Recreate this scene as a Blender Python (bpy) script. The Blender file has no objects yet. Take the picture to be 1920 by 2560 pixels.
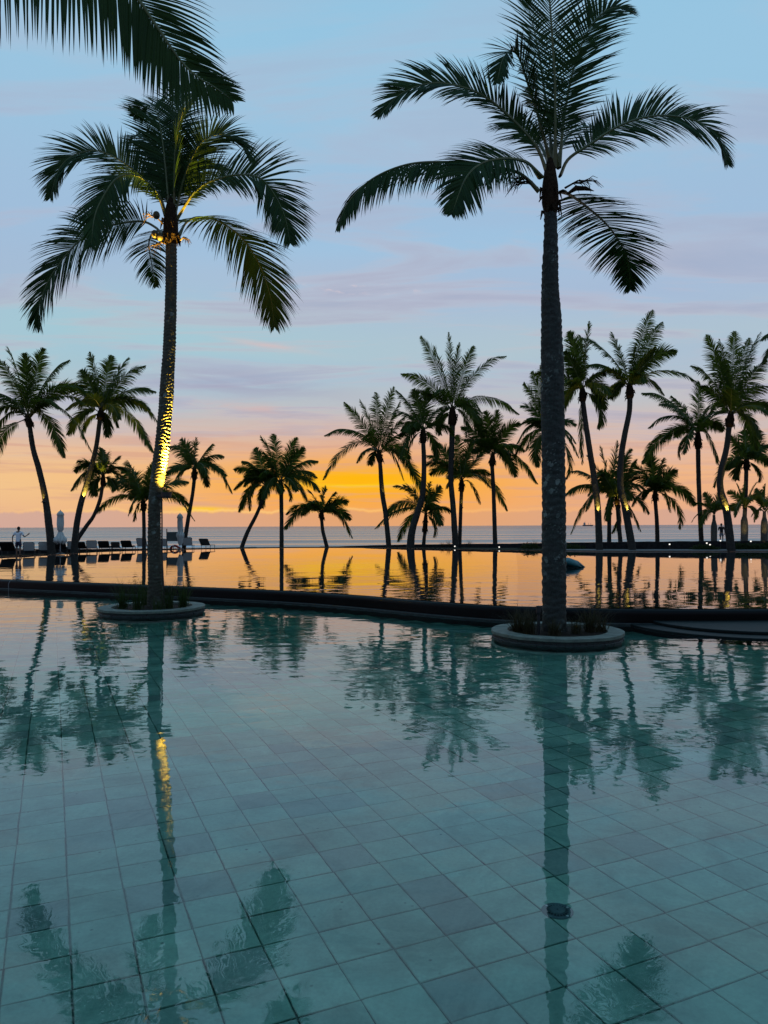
import bpy, bmesh, math, random
from mathutils import Vector, Matrix, noise
R = math.radians
sc = bpy.context.scene
COL = sc.collection

# ------------------------------------------------------------------ camera
ZC = 2.08
FPX = 1900.0                      # focal length in photo pixels (1920 x 2560)
PITCH = math.atan(35.0 / FPX)
ROLL = -8.0 / 1920.0
cf = Vector((0, math.cos(PITCH), math.sin(PITCH)))
cu0 = Vector((0, -math.sin(PITCH), math.cos(PITCH)))
cr0 = Vector((1, 0, 0))
cr = cr0 * math.cos(ROLL) + cu0 * math.sin(ROLL)
cu = -cr0 * math.sin(ROLL) + cu0 * math.cos(ROLL)
CAMPOS = Vector((0, 0, ZC))
cam = bpy.data.cameras.new('camera')
camo = bpy.data.objects.new('camera', cam)
COL.objects.link(camo)
camo.matrix_world = Matrix(((cr.x, cu.x, -cf.x, 0), (cr.y, cu.y, -cf.y, 0), (cr.z, cu.z, -cf.z, ZC), (0, 0, 0, 1)))
cam.sensor_fit = 'VERTICAL'
cam.sensor_height = 36.0
cam.sensor_width = 27.0
cam.lens = FPX / 2560.0 * 36.0
cam.clip_start = 0.05
cam.clip_end = 60000
sc.camera = camo


def ray(px, py):
    d = cr * ((px - 960) / FPX) + cu * ((1280 - py) / FPX) + cf
    return d


def P(px, py, D):
    """world point seen at photo pixel (px, py), D metres in front (world y = D)"""
    d = ray(px, py)
    return CAMPOS + d * (D / d.y)


def G(px, py, z):
    d = ray(px, py)
    return CAMPOS + d * ((z - ZC) / d.z)


# ------------------------------------------------------------------ render and colour
sc.view_settings.view_transform = 'Standard'
sc.view_settings.look = 'None'
sc.view_settings.exposure = 0.0
sc.view_settings.gamma = 1.0
sc.view_settings.use_curve_mapping = False
sc.cycles.use_denoising = True
sc.cycles.max_bounces = 10
sc.cycles.transparent_max_bounces = 8
sc.cycles.sample_clamp_indirect = 4.0


def lin(r, g, b):
    def f(c):
        c /= 255.0
        return c / 12.92 if c <= 0.04045 else ((c + 0.055) / 1.055) ** 2.4
    return (f(r), f(g), f(b), 1.0)


class NT:
    """tiny helper to write node trees"""
    def __init__(self, tree):
        self.t = tree
        self.n = tree.nodes
        self.l = tree.links

    def new(self, kind, **kw):
        nd = self.n.new(kind)
        for k, v in kw.items():
            setattr(nd, k, v)
        return nd

    def put(self, sock, v):
        if hasattr(v, 'is_output'):
            self.l.new(v, sock)
        elif v is not None:
            sock.default_value = v

    def math(self, op, a, b=None, c=None, clamp=False):
        nd = self.new('ShaderNodeMath', operation=op, use_clamp=clamp)
        self.put(nd.inputs[0], a)
        if b is not None:
            self.put(nd.inputs[1], b)
        if c is not None:
            self.put(nd.inputs[2], c)
        return nd.outputs[0]

    def mix(self, f, a, b, blend='MIX'):
        nd = self.new('ShaderNodeMix', data_type='RGBA', blend_type=blend)
        self.put(nd.inputs[0], f)
        self.put(nd.inputs[6], a)
        self.put(nd.inputs[7], b)
        return nd.outputs[2]

    def ramp(self, f, stops, interp='LINEAR'):
        nd = self.new('ShaderNodeValToRGB')
        cr_ = nd.color_ramp
        cr_.interpolation = interp
        while len(cr_.elements) < len(stops):
            cr_.elements.new(0.5)
        for e, (p, c) in zip(cr_.elements, stops):
            e.position = p
            e.color = c if len(c) == 4 else (*c, 1)
        self.put(nd.inputs[0], f)
        return nd.outputs[0]

    def sstep(self, v, lo, hi):
        nd = self.new('ShaderNodeMapRange', interpolation_type='SMOOTHSTEP')
        self.put(nd.inputs[0], v)
        nd.inputs[1].default_value = lo
        nd.inputs[2].default_value = hi
        return nd.outputs[0]

    def noise(self, vec, scale, detail=2.0, rough=0.5, dist=0.0):
        nd = self.new('ShaderNodeTexNoise')
        self.put(nd.inputs['Vector'], vec)
        nd.inputs['Scale'].default_value = scale
        nd.inputs['Detail'].default_value = detail
        nd.inputs['Roughness'].default_value = rough
        nd.inputs['Distortion'].default_value = dist
        return nd.outputs[0]

    def comb(self, x, y, z):
        nd = self.new('ShaderNodeCombineXYZ')
        self.put(nd.inputs[0], x)
        self.put(nd.inputs[1], y)
        self.put(nd.inputs[2], z)
        return nd.outputs[0]

    def mapping(self, vec, scale=(1, 1, 1), loc=(0, 0, 0), rot=(0, 0, 0)):
        nd = self.new('ShaderNodeMapping')
        self.put(nd.inputs[0], vec)
        nd.inputs['Location'].default_value = loc
        nd.inputs['Rotation'].default_value = rot
        nd.inputs['Scale'].default_value = scale
        return nd.outputs[0]

    def gauss(self, u, u0, su, v, v0, sv):
        a = self.math('DIVIDE', self.math('SUBTRACT', u, u0), su)
        b = self.math('DIVIDE', self.math('SUBTRACT', v, v0), sv)
        q = self.math('ADD', self.math('MULTIPLY', a, a), self.math('MULTIPLY', b, b))
        return self.math('EXPONENT', self.math('MULTIPLY', q, -1.0))


# ------------------------------------------------------------------ world: a sunset sky, bright in the west, dusk behind the camera
def build_world():
    w = bpy.data.worlds.new('World')
    sc.world = w
    w.use_nodes = True
    T = NT(w.node_tree)
    for nd in list(T.n):
        T.n.remove(nd)
    out = T.new('ShaderNodeOutputWorld')
    bg = T.new('ShaderNodeBackground')
    T.l.new(bg.outputs[0], out.inputs[0])
    tc = T.new('ShaderNodeTexCoord')
    sep = T.new('ShaderNodeSeparateXYZ')
    T.l.new(tc.outputs['Generated'], sep.inputs[0])
    x, y, z = sep.outputs
    h = T.math('MAXIMUM', T.math('SQRT', T.math('ADD', T.math('MULTIPLY', x, x), T.math('MULTIPLY', y, y))), 0.02)
    E = T.math('DIVIDE', z, h)                                    # tangent of elevation
    az = T.math('ARCTAN2', x, y)                                  # 0 = west, straight ahead
    front = T.sstep(y, -0.35, 0.75)
    # wisps: noise on a high flat cloud layer, drawn out along the horizon
    zz = T.math('ADD', T.math('MAXIMUM', z, 0.0), 0.06)
    cx = T.math('DIVIDE', x, zz)
    cy = T.math('DIVIDE', y, zz)
    cv = T.comb(cx, T.math('MULTIPLY', cy, 1.0), 0.0)
    n1 = T.noise(T.mapping(cv, (0.8, 2.6, 1), (3.1, 1.7, 0), (0, 0, R(9))), 1.0, 6.0, 0.58, 0.6)
    n2 = T.noise(T.mapping(cv, (0.30, 0.7, 1), (9.3, 4.1, 0), (0, 0, R(-14))), 1.0, 4.0, 0.5, 0.4)
    Ej = T.math('ADD', E, T.math('MULTIPLY', T.math('SUBTRACT', n2, 0.5), T.math('MULTIPLY', T.math('MAXIMUM', E, 0.0), 0.32)))
    base = T.ramp(T.math('MULTIPLY', Ej, 1.0, clamp=True), [
        (0.000, lin(222, 168, 146)),
        (0.030, lin(232, 176, 140)),
        (0.060, lin(238, 182, 138)),
        (0.092, lin(226, 184, 160)),
        (0.122, lin(205, 188, 184)),
        (0.160, lin(188, 192, 198)),
        (0.215, lin(176, 196, 208)),
        (0.300, lin(168, 190, 216)),
        (0.400, lin(156, 196, 226)),
        (0.550, lin(147, 203, 231)),
        (1.000, lin(132, 192, 224)),
    ], 'EASE')
    # pale blue-green clearing to the left at mid height
    clr = T.math('MULTIPLY', T.gauss(az, -0.36, 0.30, E, 0.235, 0.07), 0.75)
    base = T.mix(clr, base, lin(160, 202, 214))
    # lilac and pink wisps
    wis = T.math('MULTIPLY', T.sstep(n1, 0.45, 0.60), T.sstep(E, 0.03, 0.16))
    wis = T.math('MULTIPLY', wis, T.math('SUBTRACT', 1.0, T.sstep(E, 0.35, 0.95)))
    wcol = T.ramp(n1, [(0.46, lin(220, 192, 188)), (0.56, lin(186, 180, 196)), (0.68, lin(164, 166, 190))])
    base = T.mix(T.math('MULTIPLY', wis, 0.62), base, wcol)
    wis2 = T.math('MULTIPLY', T.sstep(n2, 0.44, 0.60), T.sstep(E, 0.05, 0.3))
    base = T.mix(T.math('MULTIPLY', T.math('MULTIPLY', wis2, T.math('SUBTRACT', 1.0, T.math('MULTIPLY', T.sstep(E, 0.45, 0.7), 0.5))), 0.5), base, lin(164, 184, 212))
    base = T.mix(T.math('MULTIPLY', T.gauss(az, -0.42, 0.24, E, 0.055, 0.045), 0.7), base, lin(244, 204, 146))
    # a slate-lilac streak low on the left and a few lit pink scraps higher up
    n4 = T.noise(T.comb(T.math('MULTIPLY', az, 9.0), T.math('MULTIPLY', E, 60.0), 5.0), 1.0, 5.0, 0.6, 0.5)
    n5 = T.noise(T.comb(T.math('MULTIPLY', az, 34.0), T.math('MULTIPLY', E, 90.0), 7.0), 1.0, 4.0, 0.6, 0.4)
    sk = T.math('MULTIPLY', T.gauss(az, -0.20, 0.13, T.math('ADD', E, T.math('MULTIPLY', az, 0.07)), 0.172, 0.016), T.sstep(n4, 0.30, 0.62))
    base = T.mix(T.math('MULTIPLY', sk, 0.75), base, lin(164, 164, 188))
    sk = T.math('MULTIPLY', T.gauss(az, -0.18, 0.12, T.math('ADD', E, T.math('MULTIPLY', az, 0.05)), 0.146, 0.007), T.sstep(n4, 0.34, 0.66))
    base = T.mix(T.math('MULTIPLY', sk, 0.6), base, lin(218, 182, 176))
    sk = T.math('MULTIPLY', T.gauss(az, -0.10, 0.22, E, 0.118, 0.014), T.sstep(n4, 0.45, 0.65))
    base = T.mix(T.math('MULTIPLY', sk, 0.5), base, lin(206, 164, 162))
    sk = T.math('MULTIPLY', T.gauss(az, -0.150, 0.055, T.math('ADD', E, T.math('MULTIPLY', az, 0.13)), 0.217, 0.004), T.sstep(n4, 0.25, 0.55))
    base = T.mix(T.math('MULTIPLY', sk, 0.7), base, lin(214, 190, 190))
    sk = T.math('MULTIPLY', T.gauss(az, -0.03, 0.075, E, 0.3135, 0.0055), T.sstep(n5, 0.52, 0.68))
    base = T.mix(T.math('MULTIPLY', sk, 0.8), base, lin(226, 205, 208))
    # wide warm glow, then the hot core where the sun is sinking behind cloud
    glow = T.gauss(az, -0.02, 0.28, E, 0.050, 0.056)
    base = T.mix(T.math('MULTIPLY', glow, 0.95), base, lin(252, 168, 58))
    st = T.comb(T.math('MULTIPLY', az, 5.0), T.math('MULTIPLY', E, 90.0), 0.0)
    n3 = T.noise(st, 1.0, 4.0, 0.55, 0.3)
    core = T.gauss(az, -0.03, 0.135, T.math('ADD', E, T.math('MULTIPLY', T.math('SUBTRACT', n3, 0.5), 0.012)), 0.060, 0.020)
    base = T.mix(core, base, lin(255, 184, 18))
    hot = T.math('MULTIPLY', T.gauss(az, -0.045, 0.062, E, 0.058, 0.0062), T.sstep(n3, 0.36, 0.6))
    base = T.mix(hot, base, lin(255, 222, 30))
    # bars of thin cloud across the glow
    bars = T.math('MULTIPLY', T.sstep(n3, 0.48, 0.64), T.math('MULTIPLY', T.sstep(E, 0.012, 0.03), T.math('SUBTRACT', 1.0, T.sstep(E, 0.09, 0.15))))
    base = T.mix(T.math('MULTIPLY', bars, T.math('SUBTRACT', 0.62, T.math('MULTIPLY', core, 0.32))), base, lin(216, 164, 140))
    # low bank of cloud on the horizon with a lit, lumpy rim
    lump = T.noise(T.comb(T.math('MULTIPLY', az, 16.0), 0.0, 2.0), 1.0, 5.0, 0.6)
    top = T.math('ADD', 0.006, T.math('MULTIPLY', lump, 0.026))
    dE = T.math('SUBTRACT', top, E)
    bank = T.sstep(dE, -0.0008, 0.0028)
    rim = T.math('MULTIPLY', T.gauss(dE, -0.0012, 0.0017, az, -0.16, 0.30), 0.6)
    pat = T.math('MULTIPLY', T.gauss(az, -0.236, 0.030, E, 0.0222, 0.0034), 1.0)
    base = T.mix(T.math('MULTIPLY', pat, 0.95), base, lin(255, 205, 40))
    bcol = T.mix(T.gauss(az, 0.03, 0.30, E, 0.012, 0.05), lin(206, 168, 156), lin(228, 164, 112))
    base = T.mix(T.math('MULTIPLY', bank, 0.85), base, bcol)
    base = T.mix(rim, base, lin(255, 208, 130))
    # the eastern half of the sky: plain, darker dusk
    east = T.ramp(T.math('MULTIPLY', E, 1.0, clamp=True), [
        (0.0, lin(112, 112, 130)), (0.15, lin(130, 132, 152)), (0.4, lin(130, 150, 180)), (1.0, lin(124, 166, 202))])
    base = T.mix(front, east, base)
    up = T.sstep(z, 0.62, 1.0)
    base = T.mix(up, base, lin(112, 162, 202))
    T.l.new(base, bg.inputs[0])
    bg.inputs[1].default_value = 1.0


build_world()

# the veiled sun, low in the west
sl = bpy.data.lights.new('sun', 'SUN')
sl.energy = 0.012
sl.angle = R(25)
sl.color = (1.0, 0.62, 0.28)
so = bpy.data.objects.new('sun', sl)
COL.objects.link(so)
sdir = Vector((-0.045, 1.0, 0.065)).normalized()
so.rotation_euler = (-sdir).to_track_quat('-Z', 'Y').to_euler()
so.location = (-3, 60, 30)


# ------------------------------------------------------------------ helpers for objects
def link(o, parent=None):
    COL.objects.link(o)
    if parent is not None:
        o.parent = parent
    return o


def tag(o, label=None, cat=None, group=None, kind=None):
    if label:
        o['label'] = label
    if cat:
        o['category'] = cat
    if group:
        o['group'] = group
    if kind:
        o['kind'] = kind
    return o


def thing(name, label, cat, loc=(0, 0, 0), rz=0.0, group=None):
    o = bpy.data.objects.new(name, None)
    o.empty_display_size = 0.2
    link(o)
    o.location = loc
    o.rotation_euler = (0, 0, rz)
    return tag(o, label, cat, group)


class MB:
    """collects vertices and faces, then links them as ONE mesh object"""
    def __init__(self):
        self.v, self.f, self.m = [], [], []

    def add(self, vs, fs, mi=0):
        b = len(self.v)
        self.v.extend([tuple(p) for p in vs])
        for q in fs:
            self.f.append(tuple(i + b for i in q))
            self.m.append(mi)

    def box(self, cx, cy, cz, sx, sy, sz, mi=0, rot=None, bev=0.0):
        bm = bmesh.new()
        bmesh.ops.create_cube(bm, size=1.0)
        for v in bm.verts:
            v.co = Vector((v.co.x * sx, v.co.y * sy, v.co.z * sz))
        if bev > 0:
            bmesh.ops.bevel(bm, geom=list(bm.edges), offset=bev, segments=2, affect='EDGES', profile=0.5)
        M = (rot.to_4x4() if rot is not None else Matrix.Identity(4))
        M = Matrix.Translation((cx, cy, cz)) @ M
        bm.verts.index_update()
        self.add([M @ v.co for v in bm.verts], [[v.index for v in f.verts] for f in bm.faces], mi)
        bm.free()

    def tube(self, pts, radii, n=8, mi=0, cap=True):
        pts = [Vector(p) for p in pts]
        if not isinstance(radii, (list, tuple)):
            radii = [radii] * len(pts)
        vs, fs = [], []
        ref = None
        for i, p in enumerate(pts):
            t = (pts[min(i + 1, len(pts) - 1)] - pts[max(i - 1, 0)]).normalized()
            if ref is None:
                ref = Vector((1, 0, 0)) if abs(t.x) < 0.8 else Vector((0, 1, 0))
            a = (ref - t * ref.dot(t)).normalized()
            ref = a
            b = t.cross(a)
            for k in range(n):
                th = 2 * math.pi * k / n
                vs.append(p + (a * math.cos(th) + b * math.sin(th)) * radii[i])
        for i in range(len(pts) - 1):
            for k in range(n):
                k2 = (k + 1) % n
                fs.append((i * n + k, i * n + k2, (i + 1) * n + k2, (i + 1) * n + k))
        if cap:
            fs.append(tuple(range(n - 1, -1, -1)))
            fs.append(tuple((len(pts) - 1) * n + k for k in range(n)))
        self.add(vs, fs, mi)

    def lathe(self, prof, n=24, mi=0, center=(0, 0, 0)):
        cx, cy, cz = center
        vs, fs = [], []
        for r, z in prof:
            for k in range(n):
                th = 2 * math.pi * k / n
                vs.append((cx + r * math.cos(th), cy + r * math.sin(th), cz + z))
        for i in range(len(prof) - 1):
            for k in range(n):
                k2 = (k + 1) % n
                fs.append((i * n + k, i * n + k2, (i + 1) * n + k2, (i + 1) * n + k))
        fs.append(tuple(range(n - 1, -1, -1)))
        fs.append(tuple((len(prof) - 1) * n + k for k in range(n)))
        self.add(vs, fs, mi)

    def mesh(self, name, mats, smooth=False):
        me = bpy.data.meshes.new(name)
        me.from_pydata(self.v, [], self.f)
        if not isinstance(mats, (list, tuple)):
            mats = [mats]
        for m in mats:
            me.materials.append(m)
        if len(mats) > 1:
            me.polygons.foreach_set('material_index', self.m)
        if smooth:
            me.polygons.foreach_set('use_smooth', [True] * len(me.polygons))
        me.update()
        return me

    def build(self, name, mats, parent=None, smooth=False):
        return link(bpy.data.objects.new(name, self.mesh(name, mats, smooth)), parent)


def copy_tree(o, parent=None):
    c = o.copy()
    COL.objects.link(c)
    if parent is not None:
        c.parent = parent
    for ch in o.children:
        copy_tree(ch, c)
    return c


def catmull(pts, n):
    """resample a smooth curve through pts at n even steps"""
    pts = [Vector(p) for p in pts]
    q = [pts[0] * 2 - pts[1]] + pts + [pts[-1] * 2 - pts[-2]]
    fine = []
    for i in range(1, len(q) - 2):
        p0, p1, p2, p3 = q[i - 1], q[i], q[i + 1], q[i + 2]
        for k in range(16):
            t = k / 16
            fine.append(0.5 * ((2 * p1) + (p2 - p0) * t + (2 * p0 - 5 * p1 + 4 * p2 - p3) * t * t + (3 * p1 - p0 - 3 * p2 + p3) * t ** 3))
    fine.append(pts[-1].copy())
    L = [0.0]
    for a, b in zip(fine, fine[1:]):
        L.append(L[-1] + (b - a).length)
    res, j = [], 0
    for k in range(n):
        s = L[-1] * k / (n - 1)
        while j < len(L) - 2 and L[j + 1] < s:
            j += 1
        d = L[j + 1] - L[j]
        res.append(fine[j].lerp(fine[j + 1], (s - L[j]) / d if d > 1e-9 else 0))
    return res, L[-1]


def interp(tab, s):
    for (a, va), (b, vb) in zip(tab, tab[1:]):
        if s <= b:
            return va + (vb - va) * (s - a) / (b - a)
    return tab[-1][1]


# ------------------------------------------------------------------ materials
def material(name):
    m = bpy.data.materials.new(name)
    m.use_nodes = True
    T = NT(m.node_tree)
    b = T.n['Principled BSDF']
    return m, T, b


def simple(name, col, rough=0.6, metal=0.0, var=0.15, scale=8.0, bump=0.0, spec=0.5):
    m, T, b = material(name)
    tc = T.new('ShaderNodeTexCoord')
    n = T.noise(tc.outputs['Object'], scale, 5.0, 0.6)
    lo = tuple(c * (1 - var) for c in col)
    hi = tuple(min(1, c * (1 + var)) for c in col)
    T.put(b.inputs['Base Color'], T.ramp(n, [(0.3, lo), (0.7, hi)]))
    b.inputs['Roughness'].default_value = rough
    b.inputs['Metallic'].default_value = metal
    b.inputs['Specular IOR Level'].default_value = spec
    if bump:
        bp = T.new('ShaderNodeBump')
        bp.inputs['Distance'].default_value = bump
        T.put(bp.inputs['Height'], n)
        T.put(b.inputs['Normal'], bp.outputs[0])
    return m


def leaf_mat(name, c1, c2, trans, tf=0.28):
    m, T, b = material(name)
    tc = T.new('ShaderNodeTexCoord')
    g = T.new('ShaderNodeNewGeometry')
    n = T.noise(tc.outputs['Object'], 3.0, 3.0)
    mixf = T.math('ADD', T.math('MULTIPLY', n, 0.6), T.math('MULTIPLY', g.outputs['Random Per Island'], 0.4))
    T.put(b.inputs['Base Color'], T.ramp(mixf, [(0.25, c1), (0.75, c2)]))
    b.inputs['Roughness'].default_value = 0.6
    b.inputs['Specular IOR Level'].default_value = 0.12
    tr = T.new('ShaderNodeBsdfTranslucent')
    tr.inputs[0].default_value = (*trans, 1)
    mx = T.new('ShaderNodeMixShader')
    mx.inputs[0].default_value = tf
    T.l.new(b.outputs[0], mx.inputs[1])
    T.l.new(tr.outputs[0], mx.inputs[2])
    T.l.new(mx.outputs[0], T.n['Material Output'].inputs[0])
    return m


def bark_mat(name, base, lichen=0.5, ring=0.09):
    m, T, b = material(name)
    tc = T.new('ShaderNodeTexCoord')
    ob = tc.outputs['Object']
    n = T.noise(T.mapping(ob, (1, 1, 2.5)), 6.0, 8.0, 0.65)
    fine = T.noise(T.mapping(ob, (1, 1, 0.25)), 60.0, 4.0, 0.6)
    lo = tuple(c * 0.35 for c in base)
    hi = tuple(c * 1.5 for c in base)
    col = T.ramp(T.math('ADD', T.math('MULTIPLY', n, 0.65), T.math('MULTIPLY', fine, 0.35)), [(0.32, lo), (0.72, hi)])
    vo = T.new('ShaderNodeTexVoronoi')
    vo.inputs['Scale'].default_value = 5.5
    warp = T.noise(ob, 14.0, 3.0)
    vv = T.new('ShaderNodeVectorMath', operation='ADD')
    T.l.new(ob, vv.inputs[0])
    T.put(vv.inputs[1], T.comb(T.math('MULTIPLY', warp, 0.16), T.math('MULTIPLY', warp, -0.13), T.math('MULTIPLY', warp, 0.15)))
    T.l.new(vv.outputs[0], vo.inputs['Vector'])
    vo2 = T.new('ShaderNodeTexVoronoi')
    vo2.inputs['Scale'].default_value = 17.0
    T.l.new(vv.outputs[0], vo2.inputs['Vector'])
    patch = T.noise(ob, 1.7, 3.0)
    sp1 = T.math('SUBTRACT', 1.0, T.sstep(vo.outputs['Distance'], 0.22, 0.32))
    sp2 = T.math('SUBTRACT', 1.0, T.sstep(vo2.outputs['Distance'], 0.18, 0.30))
    spots = T.math('MAXIMUM', T.math('MULTIPLY', sp1, T.sstep(patch, 0.45, 0.62)), T.math('MULTIPLY', sp2, T.sstep(patch, 0.40, 0.7)))
    col = T.mix(T.math('MULTIPLY', spots, lichen), col, (0.19, 0.225, 0.20, 1))
    T.put(b.inputs['Base Color'], col)
    b.inputs['Roughness'].default_value = 0.85
    b.inputs['Specular IOR Level'].default_value = 0.25
    bp = T.new('ShaderNodeBump')
    bp.inputs['Distance'].default_value = 0.02
    bp.inputs['Strength'].default_value = 0.8
    T.put(bp.inputs['Height'], T.math('ADD', n, T.math('MULTIPLY', fine, 0.5)))
    T.put(b.inputs['Normal'], bp.outputs[0])
    return m


M = {}
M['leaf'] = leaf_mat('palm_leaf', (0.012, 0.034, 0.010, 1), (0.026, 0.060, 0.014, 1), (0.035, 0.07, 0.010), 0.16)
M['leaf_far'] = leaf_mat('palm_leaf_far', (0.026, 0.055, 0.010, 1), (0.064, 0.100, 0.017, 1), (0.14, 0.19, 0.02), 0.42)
M['rachis'] = simple('palm_rachis', (0.085, 0.105, 0.03), 0.5, var=0.3)
M['petiole'] = simple('palm_petiole', (0.075, 0.072, 0.014), 0.5, var=0.25)
M['fibre'] = simple('palm_fibre', (0.026, 0.016, 0.009), 0.95, var=0.6, scale=20, bump=0.03, spec=0.1)
M['bark'] = bark_mat('palm_bark', (0.042, 0.047, 0.042), 0.8)
M['bark_left'] = bark_mat('palm_bark_lichen', (0.070, 0.068, 0.050), 0.9)
M['bark_far'] = bark_mat('palm_bark_far', (0.040, 0.038, 0.032), 0.25)
M['bottle_bark'] = bark_mat('bottle_palm_bark', (0.13, 0.125, 0.105), 0.3)
M['husk'] = simple('coconut_husk', (0.032, 0.026, 0.008), 0.6, var=0.3)
M['branchlet'] = simple('flower_branchlet', (0.05, 0.028, 0.008), 0.8, var=0.4)
M['grass'] = leaf_mat('grass_blade', (0.020, 0.042, 0.012, 1), (0.045, 0.075, 0.022, 1), (0.05, 0.08, 0.02))
M['grass_dry'] = leaf_mat('grass_blade_dry', (0.030, 0.034, 0.016, 1), (0.075, 0.062, 0.036, 1), (0.06, 0.05, 0.02))
M['soil'] = simple('soil', (0.030, 0.022, 0.016), 0.95, var=0.6, scale=25, bump=0.03, spec=0.1)
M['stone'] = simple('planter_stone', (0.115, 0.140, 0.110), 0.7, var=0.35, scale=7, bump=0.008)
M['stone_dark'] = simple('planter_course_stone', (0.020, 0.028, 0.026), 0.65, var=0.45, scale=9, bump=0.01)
M['step'] = simple('dark_step_stone', (0.008, 0.014, 0.014), 0.6, var=0.4, scale=9, spec=0.15)
M['wall_tile'] = simple('wet_dark_tile', (0.0022, 0.0026, 0.003), 0.32, var=0.35, scale=6, bump=0.002, spec=0.15)
M['black'] = simple('black_metal', (0.012, 0.013, 0.015), 0.45, var=0.2)
M['white_cloth'] = simple('umbrella_cloth', (0.52, 0.56, 0.53), 0.85, var=0.12, scale=12)
M['pole'] = simple('grey_pole', (0.30, 0.31, 0.31), 0.45, var=0.1)
M['sling'] = simple('grey_sling', (0.52, 0.56, 0.545), 0.8, var=0.1, scale=30)
M['sling_dark'] = simple('dark_sling', (0.13, 0.135, 0.13), 0.8, var=0.1, scale=30)
M['cushion'] = simple('black_cushion', (0.010, 0.010, 0.011), 0.9, var=0.2)
M['frame'] = simple('lounger_frame', (0.05, 0.052, 0.055), 0.4, metal=0.3)
M['board'] = simple('board_grey', (0.055, 0.075, 0.075), 0.7, var=0.15)
M['post'] = simple('post_dark', (0.02, 0.02, 0.018), 0.8, var=0.3)
M['buoy'] = simple('lifebuoy_red', (0.42, 0.03, 0.02), 0.5, var=0.1)
M['buoy_band'] = simple('lifebuoy_band', (0.55, 0.5, 0.45), 0.6, var=0.1)
M['teal'] = simple('teal_vinyl', (0.010, 0.105, 0.115), 0.42, var=0.35, scale=5, bump=0.02)
M['white'] = simple('white_plastic', (0.75, 0.75, 0.73), 0.5, var=0.05)
M['skin'] = simple('skin', (0.20, 0.115, 0.075), 0.6, var=0.1)
M['hair'] = simple('hair', (0.008, 0.007, 0.007), 0.7, var=0.2)
M['tee_white'] = simple('white_tshirt', (0.78, 0.82, 0.86), 0.9, var=0.08)
M['tee_black'] = simple('black_tshirt', (0.008, 0.008, 0.009), 0.9, var=0.1)
M['short_navy'] = simple('navy_shorts', (0.012, 0.018, 0.045), 0.9, var=0.15)
M['short_grey'] = simple('grey_shorts', (0.16, 0.18, 0.21), 0.9, var=0.1)
M['low_wall'] = simple('dark_lava_stone', (0.018, 0.018, 0.018), 0.9, var=0.6, scale=5, bump=0.05, spec=0.2)
M['path'] = simple('pale_paving', (0.20, 0.21, 0.20), 0.8, var=0.15, scale=3)
M['ground'] = simple('dark_lawn', (0.022, 0.026, 0.014), 0.95, var=0.5, scale=1.5, spec=0.1)
M['shrub'] = leaf_mat('shrub_leaf', (0.016, 0.030, 0.010, 1), (0.040, 0.058, 0.018, 1), (0.05, 0.08, 0.02))
M['deck'] = simple('grey_deck_stone', (0.20, 0.21, 0.20), 0.8, var=0.2, scale=2)
M['steel'] = simple('pool_fitting_steel', (0.10, 0.15, 0.16), 0.5)
M['steel_dark'] = simple('pool_fitting_dark', (0.02, 0.025, 0.03), 0.5)
M['cable'] = simple('grey_cable', (0.16, 0.16, 0.16), 0.6)
M['hull'] = simple('ship_hull', (0.16, 0.13, 0.13), 0.7)
M['ship_white'] = simple('ship_superstructure', (0.40, 0.36, 0.35), 0.7)
M['upper_floor'] = simple('upper_pool_floor', (0.012, 0.018, 0.020), 0.7, var=0.3, scale=2)
M['foam'] = simple('sea_foam', (0.75, 0.75, 0.74), 0.9, var=0.1)


def emit_mat(name, col, s):
    m, T, b = material(name)
    b.inputs['Base Color'].default_value = (0.5, 0.5, 0.5, 1)
    b.inputs['Emission Color'].default_value = (*col, 1)
    b.inputs['Emission Strength'].default_value = s
    return m


M['lens_warm'] = emit_mat('lamp_lens_warm', (1.0, 0.68, 0.18), 2.0)
M['lens_white'] = emit_mat('lamp_lens_white', (1.0, 0.93, 0.82), 1.3)


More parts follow.
